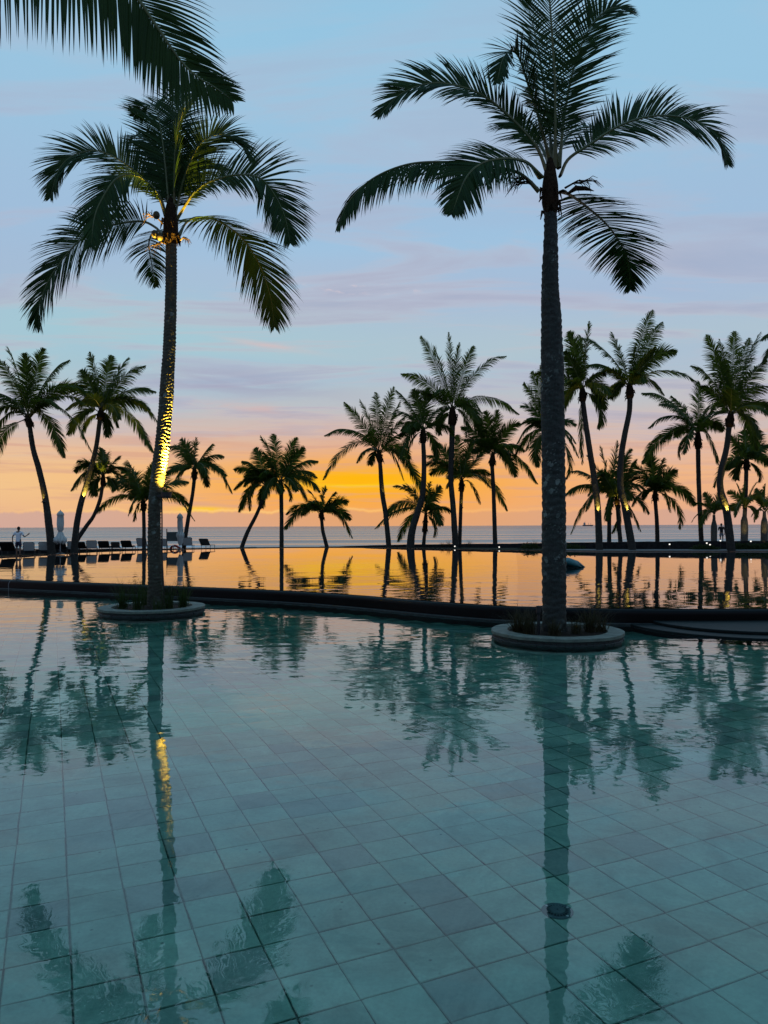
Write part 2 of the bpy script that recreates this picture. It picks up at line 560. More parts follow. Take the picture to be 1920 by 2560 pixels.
def tile_mat():
    m, T, b = material('green_stone_tile')
    tc = T.new('ShaderNodeTexCoord')
    oi = T.new('ShaderNodeObjectInfo')
    g = T.new('ShaderNodeNewGeometry')
    rnd = T.math('FRACT', T.math('ADD', oi.outputs['Random'], g.outputs['Random Per Island']))
    pos = g.outputs['Position']
    big = T.noise(pos, 0.55, 3.0)
    med = T.noise(pos, 4.5, 6.0, 0.65)
    fine = T.noise(pos, 38.0, 4.0, 0.6)
    col = T.ramp(rnd, [(0.0, (0.340, 0.520, 0.420, 1)), (0.30, (0.430, 0.620, 0.500, 1)), (0.55, (0.380, 0.570, 0.455, 1)),
                       (0.72, (0.500, 0.700, 0.560, 1)), (0.84, (0.370, 0.480, 0.415, 1)), (1.0, (0.310, 0.395, 0.350, 1))])
    col = T.mix(0.75, col, T.ramp(med, [(0.25, (0.74, 0.74, 0.74, 1)), (0.75, (1.16, 1.16, 1.16, 1))]), 'MULTIPLY')
    col = T.mix(0.6, col, T.ramp(big, [(0.3, (0.80, 0.82, 0.82, 1)), (0.7, (1.12, 1.1, 1.1, 1))]), 'MULTIPLY')
    stain = T.noise(pos, 1.3, 6.0, 0.68, 0.8)
    col = T.mix(0.8, col, T.ramp(stain, [(0.34, (0.52, 0.60, 0.60, 1)), (0.50, (1.0, 1.0, 1.0, 1)), (0.66, (1.32, 1.24, 1.2, 1))]), 'MULTIPLY')
    # small pits and darker flecks
    vo = T.new('ShaderNodeTexVoronoi')
    vo.inputs['Scale'].default_value = 11.0
    T.l.new(pos, vo.inputs['Vector'])
    pit = T.math('MULTIPLY', T.math('SUBTRACT', 1.0, T.sstep(vo.outputs['Distance'], 0.05, 0.16)), T.sstep(med, 0.52, 0.66))
    col = T.mix(T.math('MULTIPLY', pit, 0.75), col, (0.045, 0.062, 0.060, 1))
    col = T.mix(0.35, col, T.ramp(fine, [(0.3, (0.7, 0.7, 0.7, 1)), (0.7, (1.2, 1.2, 1.2, 1))]), 'MULTIPLY')
    T.put(b.inputs['Base Color'], col)
    b.inputs['Roughness'].default_value = 0.75
    return m


M['tile'] = tile_mat()
M['grout'] = simple('dark_grout', (0.085, 0.165, 0.132), 0.9, var=0.85, scale=6)


def water_mat(name, tint, waves, ior=1.333, absorb=None):
    """clear water: refracting, with soft ripples; waves = [(scale xyz, scale, height in m)]"""
    m, T, b = material(name)
    tc = T.new('ShaderNodeTexCoord')
    ob = tc.outputs['Object']
    b.inputs['Base Color'].default_value = (*tint, 1)
    b.inputs['Transmission Weight'].default_value = 1.0
    b.inputs['Roughness'].default_value = 0.0
    b.inputs['IOR'].default_value = ior
    b.inputs['Specular Tint'].default_value = (0.80, 1.0, 0.95, 1) if absorb else (1, 1, 1, 1)
    tot = None
    for (sx, sy, rot, scale, amp, msk) in waves:
        n = T.noise(T.mapping(ob, (sx, sy, 1), (0, 0, 0), (0, 0, R(rot))), scale, 1.5, 0.45, 0.35)
        hgt = T.math('MULTIPLY', n, amp)
        if msk is not None:
            sepn = T.new('ShaderNodeSeparateXYZ')
            T.l.new(ob, sepn.inputs[0])
            k = T.sstep(sepn.outputs[1], msk[0], msk[1])
            pn = T.sstep(T.noise(T.mapping(ob, (0.5, 1, 1)), 0.35, 2.0), 0.30, 0.62)
            k = T.math('MULTIPLY', k, T.math('ADD', T.math('MULTIPLY', pn, 0.85), 0.15))
            hgt = T.math('MULTIPLY', hgt, T.math('ADD', T.math('MULTIPLY', k, 1 - msk[2]), msk[2]))
        tot = hgt if tot is None else T.math('ADD', tot, hgt)
    bp = T.new('ShaderNodeBump')
    bp.inputs['Strength'].default_value = 1.0
    bp.inputs['Distance'].default_value = 1.0
    T.put(bp.inputs['Height'], tot)
    T.put(b.inputs['Normal'], bp.outputs[0])
    if absorb:
        va = T.new('ShaderNodeVolumeAbsorption')
        va.inputs['Color'].default_value = (*absorb[0], 1)
        va.inputs['Density'].default_value = absorb[1]
        T.l.new(va.outputs[0], T.n['Material Output'].inputs['Volume'])
    return m


M['lower_water'] = water_mat('lower_pool_water', (0.86, 0.98, 0.97), [
    (0.6, 1.0, 10, 2.1, 0.0085, (6.0, 11.0, 0.10)),
    (0.5, 1.0, -25, 5.0, 0.0020, (4.0, 11.0, 0.38)),
    (1.0, 0.8, 40, 11.0, 0.00050, None)], 1.55, ((0.12, 0.76, 0.68), 0.48))
M['upper_water'] = water_mat('upper_pool_water', (0.80, 0.93, 0.92), [
    (0.35, 1.0, 8, 1.6, 0.0110, (46.0, 22.0, 0.02)),
    (0.45, 1.0, -12, 4.0, 0.0030, (44.0, 22.0, 0.03))])


def sea_mat():
    m, T, b = material('sea_water')
    tc = T.new('ShaderNodeTexCoord')
    ob = tc.outputs['Object']
    sp = T.new('ShaderNodeSeparateXYZ')
    T.l.new(ob, sp.inputs[0])
    n = T.noise(T.mapping(ob, (0.12, 1.0, 1)), 0.045, 4.0, 0.55)
    # shallow lagoon is pale turquoise, deep water beyond the reef is dark blue-grey
    far = T.sstep(sp.outputs[1], 260.0, 1500.0)
    shallow = T.ramp(n, [(0.35, (0.060, 0.190, 0.205, 1)), (0.65, (0.130, 0.300, 0.300, 1))])
    deep = T.ramp(n, [(0.4, (0.040, 0.085, 0.115, 1)), (0.6, (0.080, 0.125, 0.150, 1))])
    T.put(b.inputs['Base Color'], T.mix(far, shallow, deep))
    slick = T.noise(T.mapping(ob, (0.03, 1.0, 1)), 0.03, 3.0, 0.5)
    T.put(b.inputs['Roughness'], T.ramp(slick, [(0.42, (0.34,) * 3), (0.58, (0.19,) * 3)]))
    b.inputs['Specular IOR Level'].default_value = 0.3
    b.inputs['IOR'].default_value = 1.333
    w1 = T.noise(T.mapping(ob, (0.35, 1, 1)), 0.55, 3.0, 0.6)
    w2 = T.noise(T.mapping(ob, (0.25, 1, 1)), 0.09, 3.0, 0.5)
    bp = T.new('ShaderNodeBump')
    bp.inputs['Strength'].default_value = 1.0
    bp.inputs['Distance'].default_value = 1.0
    T.put(bp.inputs['Height'], T.math('ADD', T.math('MULTIPLY', w1, 0.16), T.math('MULTIPLY', w2, 0.5)))
    T.put(b.inputs['Normal'], bp.outputs[0])
    return m


M['sea'] = sea_mat()

# ------------------------------------------------------------------ the large structure: water, ground, walls
Z_UP = 0.33                      # upper pool water level
Z_DK = 0.36                      # ground at the far edge
Z_SEA = -1.6

wall_px = [(-700, 33.0), (-300, 29.5), (0, 26.0), (300, 23.6), (700, 20.9), (900, 19.3), (1100, 17.6), (1300, 16.5), (1560, 16.0), (1920, 15.9), (2500, 16.4), (3200, 18.5)]
wall_ctrl = [Vector(((px - 960) / FPX * d, d, 0)) for px, d in wall_px]
wall_line, _ = catmull(wall_ctrl, 160)
edge_px = [(-700, 36.0), (-250, 41.5), (0, 46.5), (130, 49.3), (260, 54.0), (400, 57.3), (560, 60.0), (700, 62.0), (850, 61.6), (1020, 59.4), (1200, 55.4),
           (1440, 51.5), (1560, 50.4), (1700, 50.0), (1920, 49.3), (2300, 47.0), (2900, 42.0)]
edge_ctrl = [Vector(((px - 960) / FPX * d, d, 0)) for px, d in edge_px]
edge_line, _ = catmull(edge_ctrl, 140)


def sheet(name, poly, z, mat, smooth=False):
    bm = bmesh.new()
    vs = [bm.verts.new((p[0], p[1], 0)) for p in poly]
    f = bm.faces.new(vs)
    f.normal_update()
    if f.normal.z < 0:
        f.normal_flip()
    bmesh.ops.triangulate(bm, faces=[f])
    me = bpy.data.meshes.new(name)
    bm.to_mesh(me)
    bm.free()
    me.materials.append(mat)
    o = bpy.data.objects.new(name, me)
    o.location = (0, 0, z)
    link(o)
    o['kind'] = 'structure'
    return o


def off(line, d):
    """offset a plan line to its left (away from the camera for left-to-right lines)"""
    res = []
    for i, p in enumerate(line):
        t = (line[min(i + 1, len(line) - 1)] - line[max(i - 1, 0)]).normalized()
        res.append(p + Vector((-t.y, t.x, 0)) * d)
    return res


# sea
mb = MB()
ys = [75, 120, 200, 400, 900, 2500, 8000, 30000]
for i in range(len(ys) - 1):
    w0, w1 = 120 + ys[i] * 1.6, 120 + ys[i + 1] * 1.6
    mb.add([(-w0, ys[i], 0), (w0, ys[i], 0), (w1, ys[i + 1], 0), (-w1, ys[i + 1], 0)], [(0, 1, 2, 3)])
o = mb.build('sea', M['sea'])
o.location = (0, 0, Z_SEA)
o['kind'] = 'structure'

# ground behind the far pool edge, running down to the beach
gm = MB()
e0 = off(edge_line, 0.0)
rows = []
for i, p in enumerate(e0):
    k = max(0.0, min(1.0, (p.x - 4.0) / 8.0))            # to the right the lawn is wider
    d = Vector((p.x * 0.012, 1.0, 0)).normalized()
    prof = [(0.0, Z_UP - 0.6), (0.0, Z_DK - 0.01), (1.5, Z_DK), (4.0 + 10 * k, Z_DK - 0.06 + 0.1 * k), (9.0 + 18 * k, -0.15), (22 + 22 * k, -1.0), (48 + 20 * k, -2.2), (110, -4.0)]
    rows.append([Vector((p.x + d.x * s, p.y + d.y * s, z)) for s, z in prof])
nr = len(rows[0])
vs = [q for r in rows for q in r]
fs = []
for i in range(len(rows) - 1):
    for k in range(nr - 1):
        fs.append((i * nr + k, (i + 1) * nr + k, (i + 1) * nr + k + 1, i * nr + k + 1))
gm.add(vs, fs)
gm.build('ground', M['ground'])['kind'] = 'structure'

# water sheets
poly = [(p.x, p.y) for p in off(wall_line, -0.01)] + [(p.x, p.y) for p in reversed(off(edge_line, 0.02))]
sheet('upper_pool_water', poly, Z_UP, M['upper_water'])
sheet('upper_pool_floor', poly, -0.55, M['upper_floor'])['kind'] = 'structure'
poly = [(-24, 1.2), (24, 1.2)] + [(p.x, p.y) for p in reversed(off(wall_line, 0.05))]
sheet('lower_pool_water', poly, 0.0, M['lower_water'])
# deck the photographer stands on
mb = MB()
mb.box(0, -3.85, 0.0, 60, 10.1, 0.9, bev=0.02)
mb.build('pool_deck', M['deck'])['kind'] = 'structure'

# dividing wall with a rounded wet crest and a foot ledge
wt = thing('dividing_wall', 'long curved black tiled wall spilling from the upper pool into the lower one', 'pool wall')
prof = [(0.32, -0.62), (0.32, 0.20), (0.30, 0.305), (0.26, 0.316), (0.02, 0.318), (-0.025, 0.312), (-0.055, 0.298), (-0.078, 0.272), (-0.088, 0.24), (-0.090, 0.21), (-0.090, 0.18), (-0.090, 0.0), (-0.090, -2.4)]
mb = MB()
rows = [off(wall_line, d) for d, _ in prof]
n = len(wall_line)
vs = [Vector((rows[k][i].x, rows[k][i].y, prof[k][1])) for i in range(n) for k in range(len(prof))]
q = len(prof)
fs = [(i * q + k, i * q + k + 1, (i + 1) * q + k + 1, (i + 1) * q + k) for i in range(n - 1) for k in range(q - 1)]
mb.add(vs, fs)
mb.build('wall_face', M['wall_tile'], wt, True)
prof2 = [(-0.09, 0.035), (-0.17, 0.035), (-0.18, 0.02), (-0.18, -2.4)]
mb = MB()
rows = [off(wall_line, d) for d, _ in prof2]
q = len(prof2)
vs = [Vector((rows[k][i].x, rows[k][i].y, prof2[k][1])) for i in range(n) for k in range(q)]
fs = [(i * q + k, i * q + k + 1, (i + 1) * q + k + 1, (i + 1) * q + k) for i in range(n - 1) for k in range(q - 1)]
mb.add(vs, fs)
mb.build('ledge', M['stone_dark'], wt)

# thin cable over the wall at the far left
a = G(30, 1449, 0.34)
mb = MB()
mb.tube([a + Vector((0.1, 0.5, -0.02)), a + Vector((0.02, 0.08, 0.012)), a + Vector((-0.02, -0.06, -0.02)), a + Vector((-0.05, -0.13, -0.12)), a + Vector((-0.05, -0.14, -0.33)), a + Vector((-0.04, -0.14, -0.42))], 0.011, 6)
tag(mb.build('cable', M['cable'], None, True), 'thin grey cable hanging over the dark pool wall at far left', 'cable')

# round half-sunken steps against the wall at the right
st = thing('round_step', 'low round dark steps at the foot of the pool wall beside the right planter', 'step', (0, 0, 0))
cc = Vector(((1845 - 960) / FPX * 16.0, 15.95, 0))
for r0, z1 in ((2.35, 0.03), (1.88, 0.09)):
    mb = MB()
    mb.lathe([(r0 - 0.02, -1.6), (r0 - 0.02, z1 - 0.05), (r0, z1 - 0.04), (r0, z1 - 0.008), (r0 - 0.01, z1), (0.01, z1)], 64, center=cc)
    mb.build('step_slab', M['step'], st)

# ---- tiled floor of the lower pool
FLOOR_Z = -0.36


def floor_z(y):
    d = max(0.0, y - 7.5)
    return FLOOR_Z - 0.105 * d * d / (d + 1.5)


mb = MB()
ys = [0.9, 4, 7.5, 8.5, 9.5, 10.5, 12, 14, 16, 18, 21, 25, 29]
vs = [(x, y, floor_z(y)) for y in ys for x in (-24, 24)]
mb.add(vs, [(2 * i, 2 * i + 1, 2 * i + 3, 2 * i + 2) for i in range(len(ys) - 1)])
sheet_o = mb.build('pool_floor', M['grout'])
sheet_o['kind'] = 'structure'
TA = R(23.6)
TS = 0.31
un = Vector((math.cos(TA), math.sin(TA), 0))
vn = Vector((-math.sin(TA), math.cos(TA), 0))
U0, V0 = 0.095, 4.28
rt = random.Random(5)
tile_me = []
for v in range(6):
    h = TS / 2 - 0.0042
    j = lambda: rt.uniform(-0.003, 0.003)
    b_ = 0.004
    t_ = 0.012
    base = [(-h + j(), -h + j()), (h + j(), -h + j()), (h + j(), h + j()), (-h + j(), h + j())]
    vs = [(x, y, 0.0) for x, y in base] + [(x, y, t_ - 0.004) for x, y in base] + [(x - math.copysign(b_, x), y - math.copysign(b_, y), t_) for x, y in base]
    fs = [(0, 1, 5, 4), (1, 2, 6, 5), (2, 3, 7, 6), (3, 0, 4, 7), (4, 5, 9, 8), (5, 6, 10, 9), (6, 7, 11, 10), (7, 4, 8, 11), (8, 9, 10, 11)]
    mbt = MB()
    mbt.add(vs, fs)
    tile_me.append((mbt, mbt.mesh('tile', M['tile'])))
cand = []
for a in range(-70, 90):
    for b in range(-40, 70):
        p = un * (U0 + (a + 0.5) * TS) + vn * (V0 + (b + 0.5) * TS)
        if not (1.5 < p.y < 30):
            continue
        if abs(p.x) > 0.56 * p.y + 1.6:
            continue
        # inside the basin
        i = min(range(0, n, 2), key=lambda k: abs(wall_line[k].x - p.x))
        if p.y > wall_line[i].y - 0.35:
            continue
        seen = abs(p.x) < 0.505 * p.y + 0.25 and p.y > 3.0
        cand.append((0 if seen else 1, p.length, p))
cand.sort(key=lambda c: (c[0], c[1]))
stuff = MB()
for i, (s, d, p) in enumerate(cand):
    mbt, me = tile_me[rt.randrange(6)]
    turn = rt.randrange(4) * math.pi / 2
    loc = Vector((p.x, p.y, floor_z(p.y) + 0.002 + rt.uniform(0, 0.003)))
    slope = math.atan((floor_z(p.y + 0.15) - floor_z(p.y - 0.15)) / 0.3)
    if i < 300:
        o = bpy.data.objects.new('tile', me)
        link(o, sheet_o)
        o.location = loc
        o.rotation_euler = (Matrix.Rotation(slope + rt.uniform(-0.004, 0.004), 4, 'X') @ Matrix.Rotation(TA + turn, 4, 'Z')).to_euler()
    else:
        Mx = Matrix.Translation(loc) @ Matrix.Rotation(slope, 4, 'X') @ Matrix.Rotation(TA + turn, 4, 'Z')
        stuff.add([Mx @ Vector(v) for v in mbt.v], mbt.f)
o = stuff.build('far_tile', M['tile'], sheet_o)
o['kind'] = 'stuff'

# low stone wall and paving strip beyond the pool on the right
wall_top = [(800, 1368.5, 64.5), (900, 1364, 64), (1020, 1361.5, 62.5), (1200, 1359.5, 60), (1340, 1358, 58), (1440, 1356.5, 56), (1560, 1354.5, 54.5), (1700, 1353.5, 53.5), (1920, 1352.0, 52.5), (2300, 1351, 50)]
pts = [P(*t) for t in wall_top]
lw, _ = catmull(pts, 60)
mb = MB()
prof = [(-0.22, None), (-0.20, -0.03), (-0.15, 0.0), (0.2, 0.0), (0.26, -0.04), (0.27, None)]
rt = random.Random(8)
vs = []
base = [Vector((p.x, p.y, 0)) for p in lw]
offs = [off(base, d) for d, _ in prof]
for i in range(len(lw)):
    for k, (d, dz) in enumerate(prof):
        z = 0.1 if dz is None else max(lw[i].z + dz + rt.uniform(-0.02, 0.02), 0.36)
        vs.append((offs[k][i].x, offs[k][i].y, z))
q = len(prof)
fs = [(i * q + k, i * q + k + 1, (i + 1) * q + k + 1, (i + 1) * q + k) for i in range(len(lw) - 1) for k in range(q - 1)]
mb.add(vs, fs)
tag(mb.build('low_wall', M['low_wall']), 'long low dark stone wall along the beach side of the upper pool', 'wall')
wl2 = [P(*t) for t in ((-300, 1379, 46), (0, 1374, 50.5), (130, 1373, 53.5), (260, 1372.3, 57.5), (400, 1371.6, 60.5), (560, 1371, 63), (640, 1371, 64.5))]
lw2, _ = catmull(wl2, 40)
base2 = [Vector((p.x, p.y, 0)) for p in lw2]
offs = [off(base2, d) for d, _ in prof]
vs = []
for i in range(len(lw2)):
    for k, (d, dz) in enumerate(prof):
        z = 0.1 if dz is None else max(lw2[i].z + dz + rt.uniform(-0.02, 0.02), 0.34)
        vs.append((offs[k][i].x, offs[k][i].y, z))
mb = MB()
mb.add(vs, [(i * q + k, i * q + k + 1, (i + 1) * q + k + 1, (i + 1) * q + k) for i in range(len(lw2) - 1) for k in range(q - 1)])
tag(mb.build('low_wall', M['low_wall']), 'low dark stone wall behind the row of sun loungers at left', 'wall')
seg = [p for p in edge_line if p.x > 11.5]
mb = MB()
a_, b_ = off(seg, 0.06), off(seg, 1.9)
vs = []
for p, r_ in zip(a_, b_):
    vs += [(p.x, p.y, 0.30), (p.x, p.y, Z_DK + 0.05), (r_.x, r_.y, Z_DK + 0.05)]
fs = [(i * 3 + k, i * 3 + k + 1, i * 3 + k + 4, i * 3 + k + 3) for i in range(len(seg) - 1) for k in range(2)]
mb.add(vs, fs)
mb.build('path', M['path'])['kind'] = 'structure'

# breaking wave on the reef
for nm, x0, x1, D in (('breaking_wave', -54, -33, 140.0),):
    mb = MB()
    rt = random.Random(2)
    N = 40
    vs = []
    for i in range(N):
        t = i / (N - 1)
        x = x0 + (x1 - x0) * t
        hgt = (0.28 * math.sin(math.pi * t) ** 0.7) * (0.55 + 0.45 * rt.random()) + 0.02
        y = D + 2.0 * math.sin(t * 3) + rt.uniform(-0.3, 0.3)
        vs += [(x, y - 0.9, Z_SEA + 0.0), (x, y - 0.3, Z_SEA + hgt * 0.8), (x, y, Z_SEA + hgt), (x, y + 1.4, Z_SEA + 0.0)]
    fs = [(i * 4 + k, (i + 1) * 4 + k, (i + 1) * 4 + k + 1, i * 4 + k + 1) for i in range(N - 1) for k in range(3)]
    mb.add(vs, fs)
    mb.build(nm, M['foam'], None, True)['kind'] = 'stuff'


# ------------------------------------------------------------------ palms
def trunk_mesh(path, radii, sides, step, ridge, seed, spacing=0.085, flare=0.0):
    """tapered trunk with leaf-scar rings as real relief"""
    L = sum((b - a).length for a, b in zip(path, path[1:]))
    n = max(12, int(L / step))
    pts, L = catmull(path, n)
    tab = [(i / (len(radii) - 1), r) for i, r in enumerate(radii)]
    mb = MB()
    vs, fs = [], []
    ref = Vector((1, 0, 0))
    for i, p in enumerate(pts):
        t = (pts[min(i + 1, n - 1)] - pts[max(i - 1, 0)]).normalized()
        a = (ref - t * ref.dot(t)).normalized()
        b = t.cross(a)
        s = i / (n - 1)
        r0 = interp(tab, s)
        hgt = L * (1 - s)
        if flare and hgt < 0.6:
            r0 *= 1 + flare * (1 - hgt / 0.6) ** 2
        for k in range(sides):
            th = 2 * math.pi * k / sides
            c_, s_ = math.cos(th), math.sin(th)
            wob = noise.noise(Vector((c_ * 1.3 + seed, s_ * 1.3, hgt * 1.6)))
            ph = hgt / spacing + 0.25 * math.sin(th * 1 + seed) + 1.3 * wob
            saw = (ph % 1.0)
            saw = saw / 0.8 if saw < 0.8 else (1 - saw) / 0.2
            fr = noise.noise(Vector((c_ * 9 + seed, s_ * 9, hgt * 11)))
            r = r0 * (1 + 0.05 * wob) + ridge * (saw - 0.5) + min(ridge, 0.014) * 0.55 * fr
            vs.append(p + (a * c_ + b * s_) * r)
    for i in range(n - 1):
        for k in range(sides):
            k2 = (k + 1) % sides
            fs.append((i * sides + k, (i + 1) * sides + k, (i + 1) * sides + k2, i * sides + k2))
    fs.append(tuple(range(sides)))
    mb.add(vs, fs)
    return mb


LEAF_PROF = [(0.0, 0.45), (0.12, 0.78), (0.35, 1.0), (0.65, 0.9), (0.85, 0.55), (0.95, 0.32), (1.0, 0.12)]


def frond_geo(pts, rnd, pairs=80, leaf=0.85, width=0.036, roll=0.0, droop=0.5, lift=0.15, pet=0.14, r0=0.030, segs=4, side=None, fwd=(0.42, 1.12), tear=0.0, hang=0.0):
    """a pinnate frond as one mesh: material 0 leaflets, 1 rachis, 2 bare petiole"""
    NP = 48 if segs > 3 else 24
    sp, L = catmull(pts, NP)
    dh = sp[-1] - sp[0]
    dh.z = 0
    if side is None:
        if dh.length < 0.15:
            dh = Vector((1, 0, 0))
        side = dh.normalized().cross(Vector((0, 0, 1)))
    side = Vector(side)
    mb = MB()
    # rachis, deeper than wide near the base
    ns = 5
    vs, fs = [], []
    kp = int(pet * NP) + 1
    for i, p in enumerate(sp):
        s = i / (NP - 1)
        t = (sp[min(i + 1, NP - 1)] - sp[max(i - 1, 0)]).normalized()
        S = (side - t * side.dot(t)).normalized()
        N = S.cross(t)
        r = r0 * (1 - s) ** 0.8 + 0.0035
        fl = 1.0 + 1.3 * max(0, 1 - s / 0.10)
        for k in range(ns):
            th = 2 * math.pi * k / ns
            vs.append(p + S * math.cos(th) * r * fl + N * math.sin(th) * r)
    for i in range(NP - 1):
        fs += [(i * ns + k, i * ns + (k + 1) % ns, (i + 1) * ns + (k + 1) % ns, (i + 1) * ns + k) for k in range(ns)]
    mb.add(vs[:], fs[:ns * (kp)], 2)
    mb.add(vs[:], fs[ns * kp:], 1)
    g = Vector((0, 0, -1))
    cr_, sr_ = math.cos(roll), math.sin(roll)
    gap = {}
    for i in range(pairs):
        s1 = i / (pairs - 1)
        s = pet + (1 - pet) * (s1 ** 0.94)
        x = s * (NP - 1)
        i0 = min(int(x), NP - 2)
        p = sp[i0].lerp(sp[i0 + 1], x - i0)
        t = (sp[min(i0 + 2, NP - 1)] - sp[max(i0 - 1, 0)]).normalized()
        S = (side - t * side.dot(t)).normalized()
        N = S.cross(t)
        S2 = S * cr_ + N * sr_
        N2 = N * cr_ - S * sr_
        ll = leaf * interp(LEAF_PROF, s1)
        a = fwd[0] + (fwd[1] - fwd[0]) * s1 ** 1.3
        for sg in (-1, 1):
            if tear and noise.noise(Vector((s1 * 9, sg * 3.3, leaf * 50))) > 0.62 - tear:
                continue
            cl = noise.noise(Vector((s1 * 17, sg * 2.1, leaf * 31 + roll * 7)))
            c2 = noise.noise(Vector((s1 * 11 + 5, sg * 4.1, leaf * 31 + roll * 7)))
            aa = a + rnd.uniform(-0.06, 0.06) + 0.22 * cl
            l2 = ll * 1.08 * rnd.uniform(0.86, 1.08)
            d = S2 * (sg * math.cos(aa)) + t * math.sin(aa) + N2 * (lift + rnd.uniform(-0.07, 0.07) + 0.28 * c2)
            d.z -= hang
            d.normalize()
            dr = droop * rnd.uniform(0.75, 1.3) * (1 + 0.5 * c2)
            q = p.copy()
            st = l2 / segs
            vs = []
            tw = rnd.uniform(-0.35, 0.35)
            for k in range(segs + 1):
                u = k / segs
                w = width * (0.55 + 1.6 * u if u < 0.28 else 1.0 - ((u - 0.28) / 0.72) ** 1.5 * 0.97) * 0.5
                W = (t - d * t.dot(d))
                if W.length < 1e-4:
                    W = N2.copy()
                W.normalize()
                W = W * math.cos(tw) + d.cross(W) * math.sin(tw)
                if k == segs:
                    vs.append(q)
                else:
                    vs += [q - W * w, q + W * w]
                d = (d + g * (dr * (0.25 + u) / segs * 1.6)).normalized()
                q = q + d * st
            fs = [(2 * k, 2 * k + 1, 2 * k + 3, 2 * k + 2) for k in range(segs - 1)] + [(2 * segs - 2, 2 * segs - 1, 2 * segs)]
            mb.add(vs, fs, 0)
    return mb


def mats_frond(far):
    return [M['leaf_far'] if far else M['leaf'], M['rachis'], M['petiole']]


def crown_shaft(mb, top, dirn, r, h, rnd):
    """bundle of fibrous leaf bases at the top of a trunk"""
    pts = [top - dirn * 0.12, top + dirn * h * 0.1, top + dirn * h * 0.45, top + dirn * h * 0.8, top + dirn * h]
    mb.tube(pts, [r * 1.05, r * 1.45, r * 1.35, r * 0.9, r * 0.35], 12)
    for k in range(14):
        th = k * 2.4
        o = Vector((math.cos(th), math.sin(th), 0))
        b0 = top + dirn * rnd.uniform(-0.1, h * 0.5) + o * r * 1.0
        mb.tube([b0, b0 + o * r * 0.55 + dirn * 0.05, b0 + o * r * rnd.uniform(0.7, 1.1) - Vector((0, 0, rnd.uniform(0.02, 0.25)))], [r * 0.35, r * 0.26, 0.008], 5)


def inflorescence(base, dirn, rnd, n=14, ln=0.45):
    mb = MB()
    tip = base + dirn * ln * 0.9
    mb.tube([base, base + dirn * ln * 0.5 + Vector((0, 0, 0.06)), tip], [0.022, 0.016, 0.008], 5)
    for k in range(n):
        u = rnd.uniform(0.35, 1.0)
        p = base.lerp(tip, u) + Vector((0, 0, 0.05 * (1 - u)))
        d = (dirn + Vector((rnd.uniform(-.8, .8), rnd.uniform(-.8, .8), rnd.uniform(-.7, .3)))).normalized()
        l2 = ln * rnd.uniform(0.4, 0.8)
        mb.tube([p, p + d * l2 * 0.5, p + d * l2 * 0.85 - Vector((0, 0, l2 * 0.35))], [0.009, 0.007, 0.003], 4)
    return mb


# ---- planters
def make_planter(name, label, cx, cy, Ro, z_top=0.137):
    t = thing(name, label, 'planter', (cx, cy, 0), 0, 'round planters in the lower pool')
    Ri = Ro * 0.755

    def seg(r0, r1, z0, z1, a, gap=0.004, bev=0.008, n=5):
        mb = MB()
        ha = a / 2
        vs = []
        for k in range(n + 1):
            th = -ha + a * k / n
            th *= 1 - gap / (r1 * a)
            c_, s_ = math.cos(th), math.sin(th)
            vs += [(r0 * c_, r0 * s_, z0), (r1 * c_, r1 * s_, z0), (r1 * c_, r1 * s_, z1 - bev), ((r1 - bev) * c_, (r1 - bev) * s_, z1), (r0 * c_, r0 * s_, z1)]
        fs = []
        for k in range(n):
            for j in range(5):
                fs.append((k * 5 + j, k * 5 + (j + 1) % 5, k * 5 + 5 + (j + 1) % 5, k * 5 + 5 + j))
        fs += [(4, 3, 2, 1, 0), tuple(n * 5 + j for j in range(5))]
        mb.add(vs, fs)
        return mb
    nC = 18
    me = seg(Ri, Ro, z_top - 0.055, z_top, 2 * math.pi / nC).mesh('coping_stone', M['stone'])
    rr = random.Random(3)
    for k in range(nC):
        o = link(bpy.data.objects.new('coping_stone', me), t)
        o.rotation_euler = (0, 0, 2 * math.pi * (k + 0.3) / nC)
        o.location = (0, 0, rr.uniform(-0.004, 0.004))
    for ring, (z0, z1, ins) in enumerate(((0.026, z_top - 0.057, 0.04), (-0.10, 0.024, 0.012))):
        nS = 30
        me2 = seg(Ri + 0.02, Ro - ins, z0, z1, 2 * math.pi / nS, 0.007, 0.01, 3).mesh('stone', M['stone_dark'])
        for k in range(nS):
            o = link(bpy.data.objects.new('stone', me2), t)
            o.rotation_euler = (0, 0, 2 * math.pi * (k + 0.5 * ring) / nS)
            sgrow = 1 + rr.uniform(-0.006, 0.006)
            o.scale = (sgrow, sgrow, 1)
    mb = MB()
    mb.lathe([(Ro - 0.05, -1.9), (Ro - 0.05, -0.102), (Ri + 0.01, -0.101)], 48)
    mb.build('footing', M['stone_dark'], t)
    mb = MB()
    vs, fs = [(0, 0, z_top - 0.01)], []
    N = 28
    for j in range(1, 7):
        for k in range(N):
            th = 2 * math.pi * k / N
            r = (Ri + 0.015) * j / 6
            vs.append((r * math.cos(th), r * math.sin(th), z_top - 0.05 + 0.04 * (1 - j / 6) + 0.02 * noise.noise(Vector((r * 4 * math.cos(th), r * 4 * math.sin(th), 1.0)))))
    for k in range(N):
        fs.append((0, 1 + k, 1 + (k + 1) % N))
    for j in range(5):
        for k in range(N):
            fs.append((1 + j * N + k, 1 + (j + 1) * N + k, 1 + (j + 1) * N + (k + 1) % N, 1 + j * N + (k + 1) % N))
    mb.add(vs, fs)
    mb.build('soil', M['soil'], t, True)
    return t


